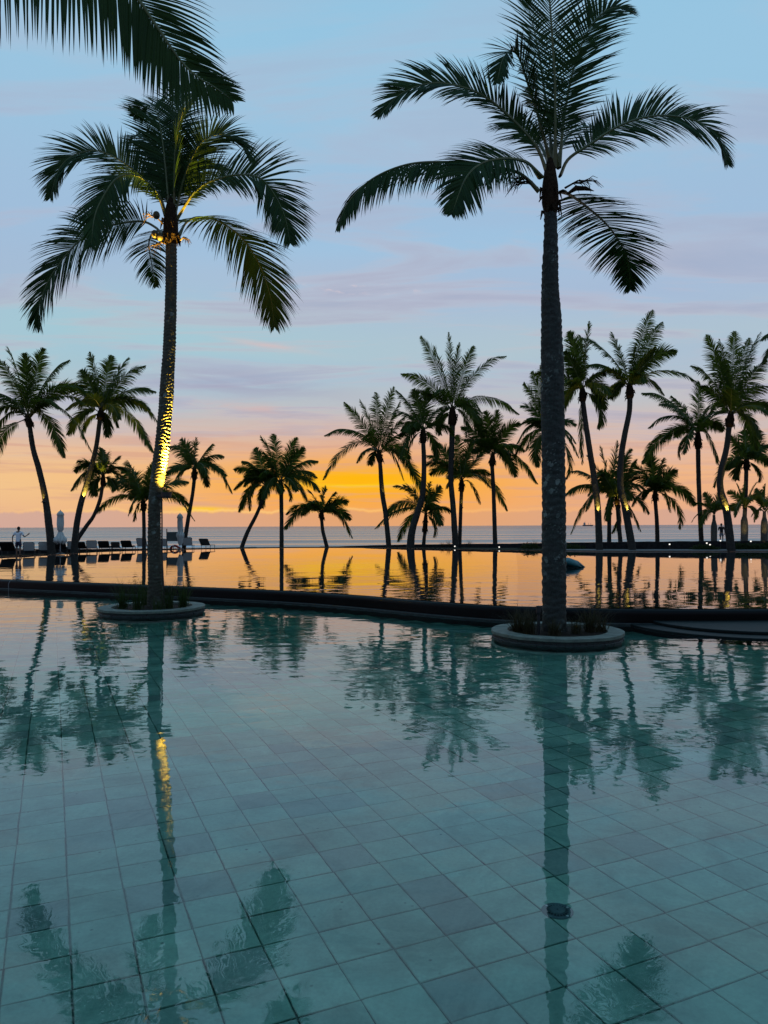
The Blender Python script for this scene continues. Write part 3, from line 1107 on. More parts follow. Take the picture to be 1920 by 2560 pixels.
D_R, D_L = 14.2, 18.75
pr = P(1392, 1573, D_R)
pl = P(381, 1515, D_L)
make_planter('planter', 'round stone planter around the tall right palm, nearest in the pool', pr.x, D_R, 1.21)
make_planter('planter', 'smaller looking round stone planter around the spotlit left palm', pl.x, D_L, 1.27)


def grass_tuft(label, base, n, h, spread, mat, seed, group):
    rnd = random.Random(seed)
    mb = MB()
    for k in range(n):
        th = rnd.uniform(0, 2 * math.pi)
        o = Vector((math.cos(th), math.sin(th), 0))
        p = Vector((rnd.gauss(0, 0.05), rnd.gauss(0, 0.05), 0))
        hh = h * 1.3 * rnd.uniform(0.45, 1.15)
        d = (o * rnd.uniform(0.05, spread) + Vector((0, 0, 1))).normalized()
        W = o.cross(Vector((0, 0, 1))) * rnd.uniform(0.004, 0.009)
        vs = []
        q = p
        for j in range(5):
            w = W * (1 - j / 4.2)
            vs += [q - w, q + w]
            d = (d + o * 0.16 * spread * j - Vector((0, 0, 0.09 * j * spread))).normalized()
            q = q + d * hh / 4
        mb.add(vs, [(2 * j, 2 * j + 1, 2 * j + 3, 2 * j + 2) for j in range(4)])
    o = mb.build('grass_tuft', mat)
    o.location = base
    return tag(o, label, 'grass tuft', group)


zs = 0.10
for lab, px, dd, nb, h, sp, sd in (
        ('tall green grass tuft at the left rim of the left planter', 306, -0.25, 120, 0.66, 0.55, 1),
        ('green grass tuft left of the spotlit trunk, in front', 345, -0.45, 110, 0.58, 0.5, 2),
        ('thin green grass tuft right behind the left trunk base', 362, 0.45, 70, 0.72, 0.5, 3),
        ('small green grass tuft just right of the left trunk', 421, -0.30, 90, 0.55, 0.4, 4),
        ('green grass tuft at the right rim of the left planter', 458, -0.20, 130, 0.66, 0.55, 5),
        ('low grass tuft in front of the left trunk base', 392, -0.62, 60, 0.32, 0.8, 6)):
    b = P(px, 1500, D_L + dd)
    grass_tuft(lab, Vector((b.x, b.y, zs)), nb, h, sp, M['grass'], sd, 'grass tufts in the planters')
for lab, px, dd, nb, h, sp, sd in (
        ('spiky dry grass tuft at the left of the right planter', 1296, -0.1, 150, 0.50, 0.9, 11),
        ('dense dry grass tuft between left rim and dark stake', 1322, -0.3, 140, 0.46, 0.7, 12),
        ('low dry grass tuft in front of the thick right trunk', 1385, -0.52, 120, 0.34, 0.9, 13),
        ('dry grass tuft just right of the thick right trunk', 1440, -0.35, 90, 0.36, 0.8, 14),
        ('spiky dry grass tuft at the right of the right planter', 1476, -0.1, 170, 0.52, 0.85, 15),
        ('small leaning grass tuft at the right rim of the right planter', 1504, 0.05, 70, 0.40, 1.0, 16)):
    b = P(px, 1500, D_R + dd)
    grass_tuft(lab, Vector((b.x, b.y, zs)), nb, h, sp, M['grass_dry'], sd, 'grass tufts in the planters')


def stake(label, px, D, z0, h):
    b = P(px, 1500, D)
    t = thing('garden_stake_light', label, 'stake light', (b.x, b.y, z0), 0, 'stake lights in the planters')
    mb = MB()
    mb.tube([(0, 0, -0.05), (0, 0, h * 0.72)], 0.028, 8)
    mb.build('stake', M['black'], t)
    mb = MB()
    mb.tube([(0, 0, h * 0.70), (0.0, 0, h * 0.78), (0.0, 0, h)], [0.034, 0.046, 0.046], 10)
    mb.box(0.02, 0, h * 0.99, 0.09, 0.05, 0.02)
    mb.build('lamp_head', M['black'], t)


stake('black stake light beside the thick right trunk', 1346, D_R - 0.42, zs, 0.52)
stake('thin black stake light in the left planter right of the trunk', 425, D_L - 0.1, zs, 0.52)

# ---- the two main palms
def build_main_palm(name, label, D, trunk_px, fronds, bark, seed, step, ridge, spacing, crown_at, crown_h, leafw):
    rnd = random.Random(seed)
    path = [P(x, y, D + (dd if len(t) > 3 else 0)) for t in trunk_px for (x, y, w, *rest) in [t] for dd in [t[3] if len(t) > 3 else 0]]
    radii = [t[2] / 2 / FPX * D for t in trunk_px]
    base = path[-1].copy()
    base.z = 0.03
    path.append(base)
    radii.append(radii[-1] * 1.04)
    # even out radii over arc length
    cum = [0]
    for a, b in zip(path, path[1:]):
        cum.append(cum[-1] + (b - a).length)
    tab = [(c / cum[-1], r) for c, r in zip(cum, radii)]
    rr = [interp(tab, k / 40) for k in range(41)]
    t = thing(name, label, 'palm tree', (base.x, base.y, 0.05))
    off_ = Vector(t.location)
    mb = trunk_mesh([p - off_ for p in path], rr, 36, step, ridge, seed, spacing, 0.10)
    mb.build('trunk', bark, t, True)
    top = path[0] - off_
    mb = MB()
    crown_shaft(mb, top, Vector((0, 0, 1)), radii[0], crown_h, rnd)
    mb.build('leaf_base', M['fibre'], t)
    for k, fr in enumerate(fronds):
        kw = dict(fr)
        pp = [P(x, y, D + d) - off_ for x, y, d in kw.pop('p')]
        mbf = frond_geo(pp, rnd, **{'pairs': 122, 'leaf': 0.9, 'width': leafw, 'segs': 5, **kw})
        mbf.build('frond', mats_frond(False), t)
    return t, off_, top, rnd


def seq(pts, d0, d1):
    n_ = len(pts) - 1
    return [(x, y, d0 + (d1 - d0) * (i / n_)) for i, (x, y) in enumerate(pts)]


right_fronds = [
    dict(width=0.036, p=seq([(1347, 480), (1318, 448), (1286, 428), (1205, 412), (1124, 405), (1023, 410), (935, 444), (875, 500), (843, 568)], 0, -0.4), leaf=0.86, roll=0.75, droop=0.8, lift=0.0, pairs=125, hang=0.45, fwd=(0.5, 1.0)),
    dict(p=seq([(1353, 445), (1325, 412), (1300, 400), (1259, 396), (1205, 408), (1164, 446), (1130, 533)], 0, -1.5), leaf=0.85, roll=0.9, droop=0.5, hang=0.1),
    dict(p=seq([(1370, 440), (1340, 365), (1272, 290), (1205, 238), (1137, 213), (1070, 209), (1002, 235), (948, 288)], 0, -0.3), leaf=0.92, roll=1.05, droop=0.35, fwd=(0.5, 1.15), pairs=132),
    dict(p=seq([(1374, 400), (1348, 300), (1318, 205), (1296, 142), (1275, 128), (1256, 152), (1243, 205)], 0.2, -0.5), leaf=0.72, roll=0.6, droop=0.35, pairs=90),
    dict(p=seq([(1388, 420), (1388, 300), (1387, 200), (1381, 100), (1374, 0), (1362, -130), (1340, -230)], 0, -0.5), leaf=1.22, side=(1, 0.2, 0), roll=0.0, droop=0.22, lift=0.12, fwd=(0.42, 1.05), pairs=84),
    dict(p=seq([(1398, 420), (1412, 280), (1440, 150), (1480, 62), (1530, 20), (1582, 30)], 0, 0.6), leaf=0.95, roll=-1.0, droop=0.3, pairs=105),
    dict(p=seq([(1400, 440), (1421, 398), (1475, 361), (1542, 318), (1610, 294), (1677, 290), (1745, 305), (1792, 345), (1818, 408)], 0, 0.3), leaf=1.0, roll=-1.05, droop=0.45, lift=0.1, pairs=132, fwd=(0.5, 1.1)),
    dict(p=seq([(1405, 478), (1430, 490), (1461, 512), (1509, 553), (1542, 594), (1570, 650), (1576, 722)], -0.1, 4.2), leaf=1.2, roll=-0.1, droop=0.35, fwd=(0.25, 0.95), lift=0.05, pairs=140, width=0.046),
    dict(p=seq([(1394, 400), (1412, 350), (1445, 322), (1490, 318), (1520, 330)], 0.2, 1.9), leaf=0.75, roll=-0.5, droop=0.5, pairs=60),
    dict(p=seq([(1376, 420), (1350, 360), (1318, 322), (1280, 305), (1258, 320)], 0.2, 2.2), leaf=0.8, roll=0.4, droop=0.5, pairs=64),
    dict(p=seq([(1382, 400), (1368, 280), (1352, 160), (1332, 60), (1310, -20)], 0.3, 1.8), leaf=0.7, side=(1, 0.3, 0), droop=0.3, fwd=(0.5, 1.1), pairs=70),
]
right_trunk = [(1376, 520, 30), (1377, 600, 35), (1375, 700, 41), (1378, 800, 50), (1381, 900, 56), (1381, 1000, 58), (1384, 1190, 58), (1385, 1370, 59), (1386, 1530, 57)]
RP, off_r, top_r, rnd = build_main_palm('coconut_palm', 'tallest coconut palm with thick dark unlit trunk in the right planter', D_R, right_trunk, right_fronds, M['bark'], 7, 0.02, 0.017, 0.15, 0, 0.95, 0.037)
# collar, flowers
for (x, y), d in (((1345, 470), (-0.9, -0.2, 0.15)), ((1412, 470), (0.9, -0.1, 0.25)), ((1330, 455), (-0.7, -0.5, -0.1))):
    inflorescence(P(x, y, D_R) - off_r, Vector(d).normalized(), rnd, 18, 0.5).build('inflorescence', M['fibre'], RP)
mb = MB()
a = P(1418, 485, D_R) - off_r
mb.tube([a, a + Vector((0.16, -0.02, 0.10)), a + Vector((0.34, -0.03, 0.09)), a + Vector((0.5, -0.03, 0.04))], [0.02, 0.05, 0.04, 0.004], 7)
mb.build('spathe', M['fibre'], RP)

left_fronds = [
    dict(p=seq([(420, 560), (399, 490), (347, 437), (300, 400), (250, 378), (214, 379), (174, 394), (145, 428), (126, 492)], 0, -0.6), leaf=1.08, roll=1.05, droop=0.35, pairs=132, fwd=(0.45, 1.15)),
    dict(p=seq([(419, 560), (393, 484), (359, 448), (324, 436), (289, 448), (260, 488), (237, 540), (228, 612)], 0, -1.6), leaf=1.1, roll=0.8, droop=0.6, hang=0.3),
    dict(p=seq([(407, 588), (385, 566), (347, 553), (266, 567), (197, 604), (132, 684), (98, 764), (100, 818)], 0, 1.2), leaf=1.3, roll=1.4, droop=0.5, pairs=138, hang=0.15),
    dict(p=seq([(412, 580), (385, 580), (372, 610), (380, 665), (390, 715)], 0.3, 3.4), leaf=0.85, roll=0.2, droop=0.7, pairs=60),
    dict(p=seq([(424, 540), (412, 400), (401, 318), (388, 274), (368, 264), (335, 290)], 0, 0.5), leaf=1.05, side=(1, 0.4, 0), roll=0.0, droop=0.2, fwd=(0.2, 0.9), pairs=80),
    dict(p=seq([(434, 540), (440, 360), (460, 275), (500, 236), (545, 220), (576, 250)], 0, -0.6), leaf=1.1, roll=-0.95, droop=0.45),
    dict(p=seq([(437, 540), (462, 440), (496, 366), (530, 340), (570, 338), (602, 360), (628, 400)], 0, 0.9), leaf=1.15, roll=-0.95, droop=0.45),
    dict(p=seq([(440, 550), (492, 476), (550, 446), (608, 437), (654, 448), (690, 493), (713, 545), (725, 605)], 0, -0.5), leaf=1.25, roll=-1.05, droop=0.4, pairs=132),
    dict(p=seq([(447, 590), (466, 556), (496, 543), (544, 552), (602, 592), (648, 660), (676, 740), (686, 815)], 0, 3.8), leaf=1.55, roll=-0.12, droop=0.5, pairs=135, hang=0.15, width=0.05, fwd=(0.3, 1.0)),
    dict(p=seq([(430, 540), (430, 400), (436, 300), (450, 240), (480, 215)], 0.2, 1.8), leaf=1.05, side=(1, 0.2, 0), droop=0.3, fwd=(0.3, 1.0)),
    dict(p=seq([(428, 550), (405, 440), (384, 370), (350, 340), (325, 350)], 0.2, 2.0), leaf=0.9, roll=0.6, droop=0.5),
    dict(p=seq([(436, 550), (455, 470), (490, 420), (530, 410), (560, 440)], 0.2, 2.2), leaf=0.95, roll=-0.5, droop=0.6),
]
left_trunk = [(427, 600, 27), (428, 640, 27), (426, 800, 29), (418, 960, 33), (408, 1090, 35), (401, 1150, 37), (394, 1200, 33), (388, 1245, 31), (386, 1300, 30), (387, 1372, 33), (389, 1450, 37), (390, 1500, 40)]
LP, off_l, top_l, rnd = build_main_palm('coconut_palm', 'tall coconut palm with trunk spotlit yellow in the left planter', D_L, left_trunk, left_fronds, M['bark_left'], 3, 0.016, 0.021, 0.085, 0, 1.05, 0.040)
for (x, y) in ((387, 585), (399, 592), (391, 538)):
    mb = MB()
    c = P(x, y, D_L - 0.35) - off_l
    bmx = bmesh.new()
    bmesh.ops.create_icosphere(bmx, subdivisions=2, radius=0.085)
    bmx.verts.index_update()
    mb.add([c + Vector((v.co.x, v.co.y, v.co.z * 1.2)) for v in bmx.verts], [[v.index for v in f.verts] for f in bmx.faces])
    bmx.free()
    mb.build('coconut', M['husk'], LP, True)
for (x, y), d in (((408, 560), (-0.6, -0.6, 0.3)), ((452, 600), (0.5, -0.7, -0.2)), ((415, 610), (-0.4, -0.7, -0.3))):
    inflorescence(P(x, y, D_L - 0.1) - off_l, Vector(d).normalized(), rnd, 14, 0.42).build('inflorescence', M['branchlet'], LP)


# ---- the palm overhanging from the left, its trunk outside the picture
def overhang():
    bx, by = -5.6, 7.4
    make_planter('planter', 'round stone planter just left of the picture under the overhanging palm', bx, by, 1.2)
    t = thing('coconut_palm', 'near coconut palm outside the left edge whose big frond hangs in at top left', 'palm tree', (bx, by, 0.05))
    o_ = Vector(t.location)
    rnd = random.Random(21)
    topw = Vector((bx + 0.1, by - 0.2, 6.3))
    path = [topw - o_, Vector((0.05, -0.1, 4.2)), Vector((-0.1, 0, 2.0)), Vector((0, 0, 0))]
    trunk_mesh(path, [0.12, 0.15, 0.18, 0.21], 24, 0.03, 0.008, 4).build('trunk', M['bark'], t, True)
    mb = MB()
    crown_shaft(mb, path[0], Vector((0, 0, 1)), 0.12, 0.6, rnd)
    mb.build('leaf_base', M['fibre'], t)
    D = 6.2
    spx = [(-330, -90, 0.6), (-120, -140, 0.35), (60, -150, 0.15), (200, -110, 0.0), (300, -42, 0), (347, 0, 0), (372, 36, 0), (405, 85, 0), (430, 122, 0), (460, 162, 0), (500, 197, 0), (540, 220, 0), (574, 246, 0)]
    pts = [topw - o_ + Vector((0, 0, 0.2))] + [P(x, y, D + d) - o_ for x, y, d in spx]
    # the near frond: rachis, and every leaflet a piece of its own
    NP = 60
    sp, L = catmull(pts, NP)
    mb = MB()
    mb.tube(sp, [0.035 * (1 - i / (NP - 1)) ** 0.8 + 0.004 for i in range(NP)], 7)
    fr = mb.build('frond', M['rachis'], t, True)
    side = Vector((0.25, 1, 0)).normalized()
    g = Vector((0, 0, -1))
    pairs = 120
    for i in range(pairs):
        s1 = i / (pairs - 1)
        s = 0.22 + 0.78 * s1
        x = s * (NP - 1)
        i0 = min(int(x), NP - 2)
        p = sp[i0].lerp(sp[i0 + 1], x - i0)
        tt = (sp[min(i0 + 2, NP - 1)] - sp[max(i0 - 1, 0)]).normalized()
        S = (side - tt * side.dot(tt)).normalized()
        N = S.cross(tt)
        roll = -1.15
        S2 = S * math.cos(roll) + N * math.sin(roll)
        N2 = N * math.cos(roll) - S * math.sin(roll)
        for sg in (-1, 1):
            ll = interp([(0, 0.8), (0.3, 1.1), (0.5, 1.0), (0.65, 0.82), (0.8, 0.62), (0.93, 0.38), (1, 0.15)], s1) * rnd.uniform(0.92, 1.06) * (0.86 if sg > 0 else 1.0)
            aa = (0.35 + 0.75 * s1 ** 1.3 if sg < 0 else 0.45 + 0.30 * s1) + rnd.uniform(-0.05, 0.05)
            if sg > 0 and s1 > 0.55:
                ll *= 1.08
            d = (S2 * (sg * math.cos(aa)) + tt * math.sin(aa) + N2 * 0.08)
            d.z -= (0.45 if sg < 0 else 0.05)
            d.normalize()
            dr = (0.9 if sg < 0 else 0.4) * rnd.uniform(0.8, 1.15)
            q = p.copy()
            vs = []
            segs = 6
            tw = rnd.uniform(-0.4, 0.4)
            wd = 0.034 * rnd.uniform(0.85, 1.1)
            for k in range(segs + 1):
                u = k / segs
                w = wd * (0.55 + 1.6 * u if u < 0.28 else 1.0 - ((u - 0.28) / 0.72) ** 1.6 * 0.97) * 0.5
                W = (tt - d * tt.dot(d)).normalized()
                W = W * math.cos(tw) + d.cross(W) * math.sin(tw)
                F = d.cross(W) * 0.25 * w
                if k == segs:
                    vs.append(q)
                else:
                    vs += [q - W * w - F, q + F, q + W * w - F]
                d = (d + g * (dr * (0.3 + u) / segs * 1.5)).normalized()
                q = q + d * ll / segs
            fs = []
            for k in range(segs - 1):
                fs += [(3 * k, 3 * k + 1, 3 * k + 4, 3 * k + 3), (3 * k + 1, 3 * k + 2, 3 * k + 5, 3 * k + 4)]
            z_ = 3 * (segs - 1)
            fs += [(z_, z_ + 1, z_ + 3), (z_ + 1, z_ + 2, z_ + 3)]
            m2 = MB()
            m2.add(vs, fs)
            m2.build('leaflet', M['leaf'], fr)
    # the rest of its crown leans away, outside the frame
    for az, el, ln in ((200, 35, 3.4), (150, 20, 3.2), (250, 15, 3.3), (110, 60, 3.2), (285, 45, 3.0), (180, 70, 3.2)):
        dv = Vector((math.cos(R(az)) * math.cos(R(el)), math.sin(R(az)) * math.cos(R(el)), math.sin(R(el))))
        b0 = topw - o_ + Vector((0, 0, 0.2))
        frond_geo([b0, b0 + dv * ln * 0.5, b0 + dv * ln * 0.85 - Vector((0, 0, 0.5)), b0 + dv * ln - Vector((0, 0, 1.3))], rnd, 60, 0.85, 0.05, droop=0.8).build('frond', mats_frond(False), t)


overhang()


# ---- palms beyond the upper pool
def far_palm(label, D, trunk, crown, tips, seed, leaf=1.0, extra=4, name='coconut_palm', ground=None, pairs=74, lw=0.062, bottle=False, stiff=False):
    rnd = random.Random(seed)
    path = [P(x, y, D) for x, y, w in trunk]
    radii = [w / 2 / FPX * D for x, y, w in trunk]
    gz = Z_DK - 0.15 if ground is None else ground
    if path[-1].z > gz:
        b = path[-1].copy()
        dv = (path[-1] - path[-2])
        b += dv.normalized() * 0.0
        b.z = gz
        b.x += dv.x / min(dv.z, -0.2) * (gz - path[-1].z) * 0.7
        path.append(b)
        radii.append(radii[-1] * 1.12)
    base = path[-1].copy()
    t = thing(name, label, 'palm tree', base, 0, 'palms along the far side of the upper pool')
    path = [p - base for p in path]
    cum = [0]
    for a, b in zip(path, path[1:]):
        cum.append(cum[-1] + (b - a).length)
    tab = [(c / cum[-1], r) for c, r in zip(cum, radii)]
    rr = [interp(tab, k / 20) for k in range(21)]
    trunk_mesh(path, rr, 12, 0.05, 0.012, seed, 0.16).build('trunk', M['bottle_bark'] if bottle else M['bark_far'], t, True)
    C = P(crown[0], crown[1], D) - base
    mb = MB()
    dirn = (C - path[0])
    hh = max(dirn.length, 0.35)
    dirn = dirn.normalized() if dirn.length > 0.05 else Vector((0, 0, 1))
    if not bottle:
        crown_shaft(mb, path[0], dirn, radii[0] * 1.1, hh + 0.25, rnd)
        mb.build('leaf_base', M['fibre'], t)
    specs = [(x, y, None, None) for x, y in tips]
    mean = sum(math.hypot(x - crown[0], y - crown[1]) for x, y in tips) / len(tips)
    for k in range(extra):
        a = rnd.uniform(-0.9, math.pi + 0.9)
        rr_ = mean * rnd.uniform(0.35, 0.75)
        sgn = 1 if k % 2 else -1
        specs.append((crown[0] + rr_ * math.cos(a), crown[1] - rr_ * math.sin(a) * 0.9 + mean * 0.12, sgn * rnd.uniform(1.4, 2.4), None))
    for (x, y, dd, _) in specs:
        d_t = rnd.uniform(-1.0, 1.0) if dd is None else dd
        Tp = P(x, y, D + d_t) - base
        B = C + Vector((rnd.uniform(-.06, .06), rnd.uniform(-.06, .06), rnd.uniform(-.2, .1)))
        v = Tp - B
        ln = v.length
        el = math.atan2(v.z, math.hypot(v.x, v.y))
        arch = 0.10 if el > 0.9 else (0.20 if el > 0.35 else (0.30 if el > -0.3 else 0.36))
        if el < -1.0:
            arch = 0.16
        arch *= rnd.uniform(0.8, 1.15)
        if stiff:
            arch *= 0.8
        hd = Vector((v.x, v.y, 0))
        hd = hd.normalized() if hd.length > 0.05 else Vector((1, 0, 0))
        M1 = B + v * 0.33 + Vector((0, 0, arch * ln * 0.85)) + hd * (0.18 * ln if el < -0.9 else 0)
        M2 = B + v * 0.72 + Vector((0, 0, arch * ln * 0.75)) + hd * (0.18 * ln if el < -0.9 else 0)
        fa = min(1.0, ln / 3.2)
        frond_geo([B, M1, M2, Tp], rnd, int(pairs * (0.65 + 0.35 * fa)), leaf * (0.6 + 0.4 * fa), lw, roll=rnd.choice((-1, 1)) * rnd.uniform(0.2, 1.1), droop=rnd.uniform(0.4, 0.8), hang=rnd.uniform(0.05, 0.45),
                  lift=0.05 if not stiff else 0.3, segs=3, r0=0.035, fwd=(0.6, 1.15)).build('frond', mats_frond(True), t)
    return t, base, C, rnd


FAR = [
    # label, D, trunk [(x,y,w)...] top first, crown, tips
    ('leaning coconut palm at the far left behind the man in white', 49.5, [(74, 1064, 11), (83, 1122, 13), (98, 1176, 14), (112, 1238, 15), (123, 1317, 18), (129, 1382, 19)], (70, 1043),
     [(-12, 885), (20, 868), (108, 872), (172, 900), (232, 992), (215, 1010), (160, 1142), (232, 1135), (-8, 1208), (-25, 1040), (-20, 1095), (-30, 985), (62, 885), (215, 965)]),
    ('coconut palm with spotlit leaning trunk left of the left planter palm', 51.0, [(250, 1046, 11), (242, 1108, 11), (231, 1158, 12), (217, 1209, 13), (203, 1256, 14), (192, 1310, 15), (186, 1366, 17)], (253, 1026),
     [(224, 882), (205, 925), (280, 890), (362, 914), (320, 895), (388, 978), (374, 1022), (396, 1056), (384, 1130), (268, 1090), (170, 1085), (210, 1095), (140, 965), (165, 1022)]),
    ('small slanting coconut palm forking from the spotlit leaning one', 53.0, [(257, 1212, 8), (250, 1249, 9), (235, 1288, 9), (217, 1314, 10), (197, 1343, 11), (186, 1362, 12)], (258, 1190),
     [(178, 1224), (186, 1176), (196, 1152), (257, 1122), (298, 1142), (316, 1174), (311, 1202), (235, 1238), (290, 1222)]),
    ('short upright coconut palm half hidden by the spotlit planter trunk', 56.0, [(359, 1274, 9), (360, 1320, 9), (360, 1372, 10)], (358, 1255),
     [(236, 1232), (239, 1282), (320, 1152), (383, 1156), (470, 1205), (475, 1263), (486, 1300), (305, 1172), (335, 1300), (420, 1180), (270, 1200)]),
    ('small coconut palm leaning right beside the closed grey umbrella', 60.0, [(486, 1196, 9), (481, 1238, 9), (470, 1300, 10), (460, 1366, 11)], (486, 1172),
     [(427, 1115), (420, 1182), (455, 1097), (490, 1095), (530, 1110), (558, 1140), (566, 1188), (580, 1232), (440, 1205), (520, 1215)]),
    ('slanting coconut palm left of the double crown, trunk leaning right', 63.5, [(661, 1238, 8), (641, 1287, 9), (619, 1330, 10), (603, 1372, 11)], (666, 1212),
     [(586, 1172), (585, 1222), (597, 1278), (606, 1152), (626, 1275), (640, 1120), (690, 1150), (610, 1200), (655, 1268)]),
    ('straight coconut palm with full drooping crown left of the sunset glow', 63.0, [(703, 1230, 10), (704, 1300, 10), (704, 1372, 11)], (701, 1205),
     [(652, 1090), (683, 1086), (740, 1094), (794, 1152), (792, 1192), (768, 1250), (800, 1228), (640, 1195), (610, 1190), (724, 1250), (660, 1130), (760, 1120)]),
    ('smallest coconut palm directly under the sunset glow', 63.5, [(804, 1296, 8), (807, 1327, 9), (818, 1370, 10)], (804, 1282),
     [(712, 1322), (716, 1284), (772, 1226), (812, 1216), (838, 1230), (870, 1252), (877, 1297), (881, 1343), (766, 1264), (838, 1262)]),
    ('tall coconut palm just right of the glow with a long left arching frond', 61.5, [(950, 1153, 10), (955, 1227, 12), (964, 1285, 12), (972, 1366, 13)], (947, 1130),
     [(812, 1088), (808, 1198), (862, 1006), (900, 1000), (939, 982), (984, 968), (1034, 1080), (1042, 1200), (1000, 1005), (1012, 1040), (1066, 1252), (925, 1160)]),
    ('coconut palm with thick curved trunk between two tall neighbours', 60.0, [(1058, 1104, 11), (1060, 1162, 12), (1057, 1234, 14), (1044, 1281, 16), (1030, 1328, 18), (1026, 1372, 20)], (1058, 1075),
     [(992, 976), (1034, 974), (1070, 972), (1115, 1015), (1108, 1062), (998, 1088), (1000, 1146), (1026, 1158), (1088, 1152), (982, 1034), (1135, 1085)]),
    ('tallest coconut palm of the middle group', 60.5, [(1131, 1060, 14), (1129, 1126, 13), (1127, 1198, 13), (1133, 1270, 14), (1139, 1370, 16)], (1131, 1022),
     [(1052, 842), (1004, 934), (1085, 865), (1122, 832), (1148, 858), (1184, 866), (1264, 890), (1297, 1034), (1086, 1056), (1200, 1055), (1100, 1085), (1164, 1090), (1030, 980)]),
    ('short coconut palm with drooping fronds at the foot of the tallest middle palm', 63.0, [(1154, 1226, 9), (1152, 1270, 9), (1149, 1366, 10)], (1154, 1200),
     [(1060, 1164), (1075, 1185), (1066, 1138), (1094, 1110), (1142, 1088), (1180, 1105), (1226, 1185), (1200, 1258), (1268, 1276), (1210, 1126)]),
    ('straight coconut palm left of the thick right trunk', 62.0, [(1230, 1162, 10), (1234, 1234, 10), (1238, 1366, 12)], (1232, 1138),
     [(1154, 1068), (1186, 1034), (1244, 1026), (1214, 1029), (1299, 1058), (1312, 1126), (1344, 1208), (1258, 1062), (1180, 1130), (1160, 1100), (1290, 1190)]),
    ('coconut palm whose trunk hides behind the thick right trunk', 60.0, [(1374, 1120, 12), (1378, 1240, 13), (1382, 1366, 14)], (1372, 1080),
     [(1310, 958), (1303, 1015), (1292, 1108), (1284, 1142), (1344, 1166), (1330, 930), (1447, 1142), (1416, 1196), (1440, 1060), (1430, 980), (1350, 915), (1300, 1060)]),
    ('low coconut palm with lit fronds left of the paired right trunks', 62.0, [(1062, 1330, 8), (1060, 1350, 9), (1058, 1372, 10)], (1065, 1282),
     [(938, 1320), (960, 1290), (985, 1215), (1010, 1212), (1130, 1278), (1084, 1340), (995, 1352), (1100, 1215), (1075, 1205)]),
    ('tall coconut palm with lamp on its trunk just right of the thick trunk', 51.5, [(1457, 1000, 12), (1463, 1049, 13), (1472, 1111, 14), (1485, 1194, 15), (1494, 1266, 16), (1499, 1385, 18)], (1456, 974),
     [(1424, 830), (1474, 805), (1450, 840), (1412, 880), (1512, 930), (1514, 1022), (1496, 1070), (1456, 1160), (1408, 998), (1424, 948), (1340, 934), (1400, 1040)]),
    ('tallest curved coconut palm on the right with bright yellow lit flower', 51.0, [(1575, 992, 13), (1573, 1031, 13), (1562, 1086, 14), (1553, 1143, 15), (1551, 1212, 16), (1562, 1266, 17), (1583, 1385, 20)], (1574, 964),
     [(1452, 843), (1530, 832), (1655, 805), (1630, 776), (1637, 868), (1690, 880), (1748, 958), (1470, 912), (1484, 944), (1504, 998), (1526, 995), (1590, 860), (1660, 985)]),
    ('short bushy coconut palm between the two lit right trunks', 56.5, [(1524, 1268, 10), (1523, 1310, 10), (1523, 1366, 11)], (1528, 1240),
     [(1426, 1178), (1412, 1236), (1427, 1333), (1500, 1116), (1544, 1104), (1578, 1124), (1602, 1326), (1622, 1283), (1530, 1330), (1470, 1140), (1600, 1180)]),
    ('thin dark coconut palm trunk in front of the bushy short one', 55.5, [(1543, 1262, 9), (1547, 1310, 10), (1552, 1366, 11)], (1542, 1246),
     [(1620, 1230), (1590, 1150), (1500, 1180), (1515, 1300), (1580, 1290), (1560, 1140)]),
    ('small straight coconut palm right of the tallest curved right palm', 57.0, [(1638, 1250, 9), (1642, 1303, 10), (1644, 1366, 11)], (1638, 1229),
     [(1553, 1212), (1584, 1158), (1627, 1140), (1658, 1146), (1692, 1174), (1674, 1210), (1738, 1262), (1698, 1320), (1606, 1245), (1580, 1262)]),
    ('dark coconut palm with wide drooping crown left of the rightmost lit palm', 55.0, [(1745, 1118, 11), (1747, 1212, 11), (1754, 1366, 12)], (1745, 1082),
     [(1606, 982), (1606, 1158), (1622, 1068), (1650, 1104), (1680, 990), (1747, 955), (1810, 995), (1808, 1076), (1700, 1146), (1796, 1160), (1772, 1018), (1650, 1010)]),
    ('rightmost tall coconut palm with lamp and lit yellow leaf stalks', 49.8, [(1823, 1064, 13), (1816, 1122, 14), (1803, 1176, 15), (1801, 1223, 16), (1816, 1277, 18), (1830, 1392, 21)], (1827, 1036),
     [(1730, 914), (1768, 838), (1800, 850), (1836, 830), (1900, 832), (1872, 846), (1922, 965), (1940, 1022), (1904, 1095), (1752, 965), (1790, 880), (1915, 900)]),
    ('coconut palm behind the right bottle palms near the edge', 57.0, [(1866, 1172, 10), (1863, 1266, 10), (1856, 1366, 11)], (1867, 1150),
     [(1820, 1086), (1862, 1076), (1897, 1076), (1920, 1112), (1925, 1162), (1842, 1198), (1897, 1202), (1816, 1172), (1785, 1216)]),
    ('coconut palm beyond the right edge with only left fronds in view', 50.0, [(1995, 880, 13), (1990, 1060, 15), (1985, 1250, 17), (1980, 1392, 19)], (1996, 860),
     [(1903, 848), (1908, 905), (1930, 790), (1980, 720), (2060, 760), (2090, 860), (2060, 950), (1945, 960)]),
]
FP = []
for i, (lab, D, tr, cr_, tips) in enumerate(FAR):
    FP.append(far_palm(lab, D, tr, cr_, tips, 100 + i))


